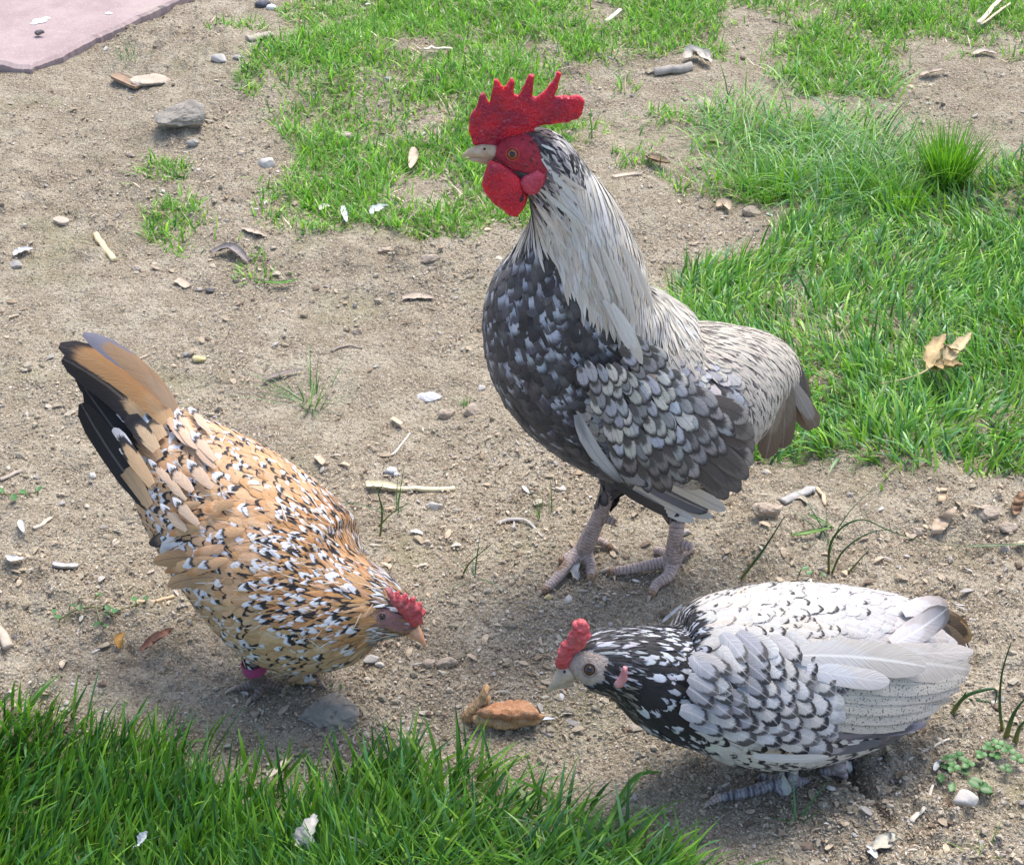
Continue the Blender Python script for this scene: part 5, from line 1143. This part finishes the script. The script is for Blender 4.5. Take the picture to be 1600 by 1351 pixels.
leaf('dropped_feather', [(1034, 972), (1048, 960), (1066, 944)], 7, .3, (.62, .62, .62), 'slim white feather sticking up behind the white hen neck', 'feather', lift=(.002, .012))
leaf('wide_blade', [(1237, 836), (1265, 832), (1302, 823)], 9, .4, (.17, .33, .06), 'broad green blade lying on soil behind the white hen', 'grass blade', mat=GRASS, lift=(.002, .006))
leaf('wide_blade', [(1262, 803), (1280, 812), (1303, 824)], 7, .4, (.13, .28, .05), 'short green blade leaning on the broad blade behind the white hen', 'grass blade', mat=GRASS, lift=(.004, .006))
leaf('wide_blade', [(410, 440), (440, 442), (466, 436)], 8, .4, (.15, .34, .05), 'single bright blade lying below the small turf patch', 'grass blade', mat=GRASS, lift=(.003, .004))
leaf('wide_blade', [(926, 1340), (985, 1222), (1035, 1205)], 9, .4, (.16, .34, .05), 'bright yellow green blade reaching right from the foreground lawn', 'grass blade', mat=GRASS, lift=(.02, .025))
leaf('wide_blade', [(1505, 853), (1555, 852), (1640, 848)], 6, .4, (.24, .30, .17), 'pale green stalk lying at the right edge', 'grass blade', mat=GRASS, lift=(.003, .004))

# ------------------------------------------------------------------ sticks and straws
def wood(name, pts, rpx, c1, c2, label, cat, squash=.7, z=0., n=9, taper=1., ends=True):
    q = catmull([(a, b) for a, b in pts], 5); C = []
    for a in q:
        g_ = G(a[0], a[1]); C.append(G(a[0], a[1], z + rpx * px_size(g_) * squash * .8))
    zs = np.array([c.z for c in C]); zz = np.polyval(np.polyfit(range(len(C)), zs, 1), range(len(C)))
    s_ = px_size(C[0]); rings = []; m = len(C); rnd = random.Random(len(label))
    jr = [rnd.uniform(.8, 1.15) for _ in range(n)]
    for i, c in enumerate(C):
        c = Vector((c.x, c.y, max(zz[i], zs[i] - .001))); t = (C[min(i + 1, m - 1)] - C[max(i - 1, 0)]); t.z = 0; t.normalize(); sd_ = t.cross(Vector((0, 0, 1))); k = i / (m - 1); r = rpx * s_ * (1 - (1 - taper) * k)
        rings.append([c + sd_ * (math.cos(2 * math.pi * j / n) * r * jr[j] * rnd.uniform(.95, 1.05)) + Vector((0, 0, math.sin(2 * math.pi * j / n) * r * squash * jr[j])) for j in range(n)])
    mb = MB(); mb.rings(rings); me = mb.mesh(name)
    d = C[-1] - C[0]; st = (30, 30, 30)
    mt = m_plain(name + '_wood', c1, c2, 130, .85, .6, .0012, .2)
    return tag(link(name, me, mt), label, cat)
wood('straw_piece', [(149, 366), (163, 386), (179, 407)], 5.5, (.66, .52, .29), (.74, .62, .40), 'thick yellow straw piece lying on bare soil at left', 'straw', .6)
wood('plant_stalk', [(606, 764), (650, 764), (711, 763)], 5, (.70, .62, .38), (.76, .70, .50), 'long pale yellow stalk lying right of the speckled hen back', 'stalk', .6)
leaf('stalk_sheath', [(572, 758), (592, 757), (622, 762)], 19, .4, (.72, .65, .45), 'flattened pale sheath at the left end of the yellow stalk', 'sheath', prof=BLUNT, thick=.001, lift=(.003, .004))
wood('twig', [(1022, 112), (1052, 108), (1080, 104)], 8, (.36, .32, .28), (.46, .42, .37), 'short grey twig on bare soil above the lax grass', 'twig', .8)
wood('wood_splinter', [(1222, 784), (1248, 772), (1274, 764)], 9, (.36, .345, .325), (.46, .44, .41), 'weathered grey wood splinter below the rooster tail', 'wood splinter', .5, n=6)
wood('wood_splinter', [(1277, 762), (1284, 774), (1291, 789)], 4, (.52, .40, .27), (.60, .48, .34), 'thin tan splinter right of the grey wood splinter', 'wood splinter', .6, n=6)
wood('wood_splinter', [(-12, 975), (2, 993), (13, 1010)], 9, (.44, .36, .28), (.52, .44, .36), 'broken tan wood cut by the left edge', 'wood splinter', .5, n=6)
wood('wood_splinter', [(386, 62), (406, 57), (425, 54)], 8, (.36, .31, .26), (.44, .39, .33), 'weathered brown wood chunk in the far turf', 'wood splinter', .7, n=6)
wood('straw_piece', [(1527, 38), (1544, 20), (1562, 0)], 3.5, (.68, .58, .42), (.76, .68, .52), 'pale straw across the grass in the upper right corner', 'straw', .6, z=.012)
wood('straw_piece', [(1530, 40), (1555, 22), (1578, 6)], 2.5, (.60, .49, .34), (.70, .60, .45), 'thinner straw right of the pale straw in the upper right corner', 'straw', .6, z=.010)
wood('straw_piece', [(947, 34), (957, 25), (969, 16)], 4, (.70, .63, .50), (.76, .70, .58), 'short pale straw in turf above the rooster comb tip', 'straw', .5, z=.008)
wood('straw_piece', [(662, 77), (684, 75), (706, 77)], 3, (.68, .60, .48), (.74, .67, .55), 'pale straw lying level in the turf above the rooster beak', 'straw', .5, z=.008)
wood('straw_piece', [(612, 712), (626, 695), (641, 677)], 2.4, (.62, .58, .52), (.70, .66, .60), 'thin grey straw in open soil above the pale stalk', 'straw', .6, taper=.6)
wood('straw_piece', [(1420, 1186), (1450, 1170), (1484, 1153)], 2.2, (.62, .56, .46), (.70, .65, .56), 'thin pale stem on soil right of the white hen belly', 'straw', .7)
wood('straw_piece', [(1424, 1284), (1442, 1264), (1457, 1232)], 5, (.58, .53, .44), (.68, .63, .53), 'frayed bundle of straw on soil below the white hen tail', 'straw', .5, taper=.4)
wood('straw_piece', [(52, 826), (66, 818), (80, 809)], 3.4, (.50, .42, .33), (.60, .52, .42), 'short dull straw in soil above the narrow white petal', 'straw', .6)
wood('straw_piece', [(204, 940), (240, 938), (272, 932)], 3.4, (.52, .38, .24), (.62, .48, .32), 'brown straw touching the speckled hen belly at left', 'straw', .6)
wood('twig', [(775, 816), (805, 812), (828, 818), (848, 838)], 5, (.36, .33, .30), (.48, .45, .41), 'grey frayed plant debris left of the rooster foot', 'twig', .6, taper=.4)
wood('twig', [(518, 548), (540, 541), (566, 543)], 3, (.24, .20, .17), (.32, .27, .23), 'dark thin twig in open soil above the green sprig', 'twig', .7, taper=.6)
wood('twig', [(0, 750), (16, 742), (34, 735)], 3.5, (.34, .29, .24), (.44, .38, .32), 'thin brown twig reaching in from the left edge', 'twig', .7)
stone(856, 932, 13, 12, 'yellow', 'short cut straw end in front of the rooster toes', 'pebble', .3, .8)
# droppings
def dropping(px, py, label, bits, z=None):
    t = empty('bird_dropping', G(px, py) if z is None else GZ(px, py, z)); tag(t, label, 'dropping')
    for dx, dy, r, k in bits:
        b = G(px + dx, py + dy) if z is None else GZ(px + dx, py + dy, z); rr = r * px_size(b)
        ball('white_part' if k else 'dark_part', b + Vector((0, 0, rr * (.3 if z is None else .02))), rr, WHITE_D if k else DARK_D, t, (1, .8, .6 if z is None else .1))
WHITE_D = m_plain('dropping_white', (.66, .66, .67), (.76, .76, .76), 300, .8, .5, .001); DARK_D = m_plain('dropping_dark', (.05, .055, .07), (.12, .12, .14), 300, .7, .5, .001)
dropping(612, 737, 'black and white bird dropping above the pale stalk', [(0, 0, 9, 1), (-8, 4, 6, 0), (7, 5, 5, 1), (-2, 8, 5, 0)])
dropping(408, 10, 'dark bird dropping at the top edge beside the turf', [(0, 0, 10, 0), (8, -3, 7, 0), (16, 4, 8, 1)])
dropping(62, 33, 'white bird dropping splashed on the pink concrete', [(0, 0, 12, 1), (10, -4, 7, 1), (-9, 4, 6, 1), (108, -12, 6, 1)], .0165)

# ------------------------------------------------------------------ torn bread crust
def bread():
    t = empty('bread_crust', G(785, 1128)); tag(t, 'torn piece of brown bread crust lying in front of the white hen', 'bread')
    CR = m_plain('crust', (.40, .18, .085), (.54, .30, .17), 150, .85, 1., .003, .2, None, (.62, .40, .25)); CB = m_plain('crumb', (.52, .31, .15), (.66, .47, .28), 190, .95, 1., .004, .1, None, (.36, .18, .08))
    base = G(793, 1134); Y = base.y
    def lump(name, secs, mat, amp, seed, flip=1):
        mb = MB(); mb.loft(secs, 5, 24); me = mb.mesh(name)
        for v in me.vertices:
            p = v.co; f = fbm(np.array([p.x * 1. + p.z * .7 + seed]), np.array([p.y + p.z]), 160, 4, seed)[0]; v.co = p + (p - (base + Vector((0, 0, .008)))).normalized() * f * amp
        link(name, me, mat, t)
    lump('crumb', [(738, 1121, Y, 4, .9), (750, 1123, Y, 10, .9), (785, 1127, Y - .002, 12, 1.1), (815, 1126, Y - .002, 12, 1.1), (838, 1122, Y, 9, .9), (848, 1119, Y, 3, .9)], CB, .010, 3)
    o = zm([(650, 296), (664, 286), (690, 274), (722, 264), (760, 258), (800, 255), (838, 256), (866, 262), (888, 274), (908, 290), (922, 312), (912, 326), (894, 322), (874, 330), (850, 324), (826, 336), (800, 330), (778, 338), (752, 326), (724, 324), (704, 312), (684, 312), (664, 304)], 500, 1000, 2.667)
    V, Fc = inflate(o, .0042, lambda x, y: GZ(x, y, .014 + .006 * math.sin(max(0, min(1, (y - 1094) / 34)) * 2.6)), 2.6, Vector((0, -.35, .93)), edge=.0013, dome=.8)
    for v in V: f = fbm(np.array([v.x + v.y * .6]), np.array([v.z + v.y]), 170, 4, 14)[0]; v += Vector((f * .002, f * .003, f * .005))
    me = raw('crust', V, Fc); bm = bmesh.new(); bm.from_mesh(me); bmesh.ops.recalc_face_normals(bm, faces=bm.faces); bm.to_mesh(me); bm.free(); link('crust', me, CR, t)
    o = [(588, 345), (592, 318), (604, 300), (622, 278), (640, 262), (655, 244), (668, 226), (676, 204), (690, 190), (706, 196), (704, 222), (710, 246), (700, 262), (684, 276), (668, 290), (650, 304), (640, 324), (622, 338), (606, 352)]
    o = zm(o, 500, 1000, 2.667); V, Fc = inflate(o, .005, lambda x, y: P(x, y, Y + .010 + .00012 * (y - 1100)), 2.4, Vector((0, 1, 0)), edge=.0015)
    for v in V: f = fbm(np.array([v.x + v.y]), np.array([v.z]), 210, 3, 4)[0]; v += Vector((f * .004, f * .006, f * .004))
    me = raw('torn_end', V, Fc); bm = bmesh.new(); bm.from_mesh(me); bmesh.ops.recalc_face_normals(bm, faces=bm.faces); bm.to_mesh(me); bm.free(); link('torn_end', me, CB, t, smooth=False)
bread()

# ------------------------------------------------------------------ clover, weeds and wild onion stalks
def leaflet(c, az, L, W, tilt, colr):
    d = Vector((math.sin(az) * math.cos(tilt), math.cos(az) * math.cos(tilt), math.sin(tilt))); sd_ = Vector((math.cos(az), -math.sin(az), 0)); up = sd_.cross(d); up = up if up.z > 0 else -up
    prof = (.12, .62, .95, 1, .78, .12); V = []; n = len(prof)
    for i, p in enumerate(prof):
        t = i / (n - 1)
        for u in (-1, 0, 1): V.append(c + d * (L * t - (.12 * L if i == n - 1 and u == 0 else 0)) + sd_ * (u * p * W * .5) + up * (abs(u) * W * .12 - .1 * L * t * t))
    k = len(V); V += [v - up * .0003 for v in V]; Fc = []
    for i in range(n - 1):
        for j in (0, 1): a = i * 3 + j; Fc += [(a, a + 1, a + 4, a + 3), (k + a, k + a + 3, k + a + 4, k + a + 1)]
    return V, Fc
def plant(name, label, leaves, cat, trifol=True, stems=()):
    t = empty(name, G(leaves[0][0], leaves[0][1])); tag(t, label, cat)
    for px, py, r in leaves:
        h = random.uniform(.004, .012); c = G(px, py, h); s_ = px_size(c); V = []; Fc = []; a0 = random.uniform(0, 6.28)
        for k in range(3 if trifol else 1):
            v, f = leaflet(c, a0 + 2.09 * k, r * s_, r * s_ * (.95 if trifol else .6), random.uniform(-.15, .25), None); o = len(V); V += v; Fc += [tuple(i + o for i in q) for q in f]
        me = raw('leaf', V, Fc); g = random.uniform(.75, 1.25); attr(me, 'col', np.array([(.10 * g, .26 * g, .075 * g)] * len(V))); link('leaf', me, GRASS, t)
        mb = MB(); mb.tube([(G(px + random.uniform(-6, 6), py + random.uniform(2, 8), -.002), .0006), (c, .0005)], 6, 2); me = mb.mesh('stem'); attr(me, 'col', np.array([(.16, .25, .09)] * len(me.vertices))); link('stem', me, GRASS, t)
    for pts in stems:
        mb = MB(); mb.tube([(G(a, b, .003), .0008) for a, b in pts], 6, 4); me = mb.mesh('runner'); attr(me, 'col', np.array([(.26, .26, .13)] * len(me.vertices))); link('runner', me, GRASS, t)
plant('clover_plant', 'clover with small round leaves on soil below the white hen tail', [(1482, 1184, 12), (1498, 1180, 12), (1512, 1192, 12), (1490, 1198, 12), (1508, 1204, 10), (1476, 1196, 9)], 'clover')
plant('clover_plant', 'clover patch touching the right edge below the bent green stalk', [(1545, 1166, 12), (1560, 1162, 12), (1576, 1170, 13), (1532, 1178, 11), (1556, 1180, 11), (1590, 1184, 12), (1572, 1200, 12)], 'clover')
plant('broad_weed', 'pair of broad leaves beside the pale grey stone at lower right', [(1470, 1222, 22), (1490, 1222, 20)], 'weed', False)
plant('broad_weed', 'small rosette of pointed leaves right of the pale grey stone', [(1530, 1232, 24), (1540, 1236, 26), (1552, 1238, 22), (1536, 1222, 22), (1548, 1228, 18)], 'weed', False)
plant('creeping_weed', 'creeping weed with small green leaves left of the speckled hen', [(96, 966, 14), (86, 958, 12), (125, 944, 14), (110, 945, 10), (165, 945, 16), (182, 950, 16), (158, 972, 14), (164, 980, 12), (212, 940, 16), (228, 938, 14), (172, 958, 12), (150, 930, 10)], 'weed', False, [[(92, 968), (120, 952), (150, 948), (185, 952), (228, 940)], [(150, 948), (158, 975)], [(135, 950), (160, 928)]])
plant('creeping_weed', 'wilted grey green weed at the left edge above the short dull straw', [(20, 772, 18), (40, 772, 16), (58, 768, 14), (6, 770, 14)], 'weed', False, [[(-20, 770), (20, 772), (60, 768)]])
plant('seedling', 'two tiny round leaves at the right end of the half buried rock', [(520, 1068, 8), (532, 1068, 8)], 'seedling', False)
plant('seedling', 'bright seedling leaves behind the white hen back', [(1270, 892, 14), (1252, 890, 14), (1282, 894, 12)], 'seedling', False)
def stalk(label, lines, name='onion_stalk'):
    t = None
    for pts, r in lines:
        Y = G(*pts[0]).y; L = len(pts)
        q = [(P(a, b, Y), r * (1 - .75 * i / (L - 1))) for i, (a, b) in enumerate(pts)]
        mb = MB(); mb.tube(q, 7, 6); me = mb.mesh('blade'); zs = np.array([v.co.z for v in me.vertices]); k = np.clip((zs - zs.min()) / .025, 0, 1)[:, None]
        attr(me, 'col', np.array([[.26, .27, .08]]) * (1 - k) + np.array([[.055, .14, .05]]) * k)
        if t is None: t = empty(name, G(*pts[0])); tag(t, label, 'onion stalk')
        link('blade', me, GRASS, t)
stalk('tall thin wild onion stalks rising at the right edge', [([(1566, 1140), (1562, 1100), (1566, 1050), (1580, 1003)], .0016), ([(1572, 1150), (1584, 1115), (1602, 1090)], .0024), ([(1586, 1160), (1594, 1135), (1612, 1118)], .0024)])
stalk('bent wild onion stalk arching over the soil right of the white hen tail', [([(1486, 1116), (1508, 1088), (1540, 1077), (1556, 1078), (1555, 1098)], .0020), ([(1488, 1116), (1500, 1096), (1510, 1080)], .0016), ([(1505, 1092), (1550, 1098), (1600, 1125)], .0012)])
stalk('long thin arching blades behind the white hen back', [([(1295, 895), (1297, 852), (1318, 822), (1350, 812), (1388, 828), (1456, 853)], .0013), ([(1300, 895), (1318, 860), (1360, 832), (1410, 826)], .0012), ([(1325, 895), (1342, 876), (1358, 858)], .0011)])
stalk('single dark blade leaning left of the white hen back', [([(1156, 906), (1186, 868), (1205, 840), (1226, 806)], .0015)])
stalk('thin upright blade beside the pale stalk', [([(594, 838), (597, 800), (592, 772), (598, 757)], .0011), ([(592, 822), (612, 802), (638, 786)], .001)])
stalk('dark blade rising from soil left of the rooster feet', [([(722, 900), (735, 878), (770, 848)], .0011)])
# dry yellow plant in the lawn
def dry_plant():
    b = G(1468, 580); t = empty('dead_plant', b); tag(t, 'dead yellow leaves on a bent stem lying in the right lawn', 'dead plant')
    for pts, W, c in (([(1452, 578), (1458, 550), (1478, 522)], 26, (.66, .50, .27)), ([(1462, 580), (1490, 552), (1518, 520)], 24, (.70, .56, .33)), ([(1456, 576), (1480, 574), (1504, 570)], 24, (.60, .44, .22)), ([(1470, 560), (1482, 545), (1500, 548)], 18, (.72, .60, .38))):
        me = sheet(pts, W, .7, c, z=.022, lift=(0, .02), wob=.25); link('leaf', me, DRY, t)
    mb = MB(); mb.tube([(G(1374, 600, .012), .0008), (G(1415, 592, .022), .001), (G(1438, 584, .026), .0011), (G(1458, 572, .028), .0012)], 7, 4); me = mb.mesh('stem'); attr(me, 'col', np.array([(.55, .46, .25)] * len(me.vertices))); link('stem', me, DRY, t)
dry_plant()
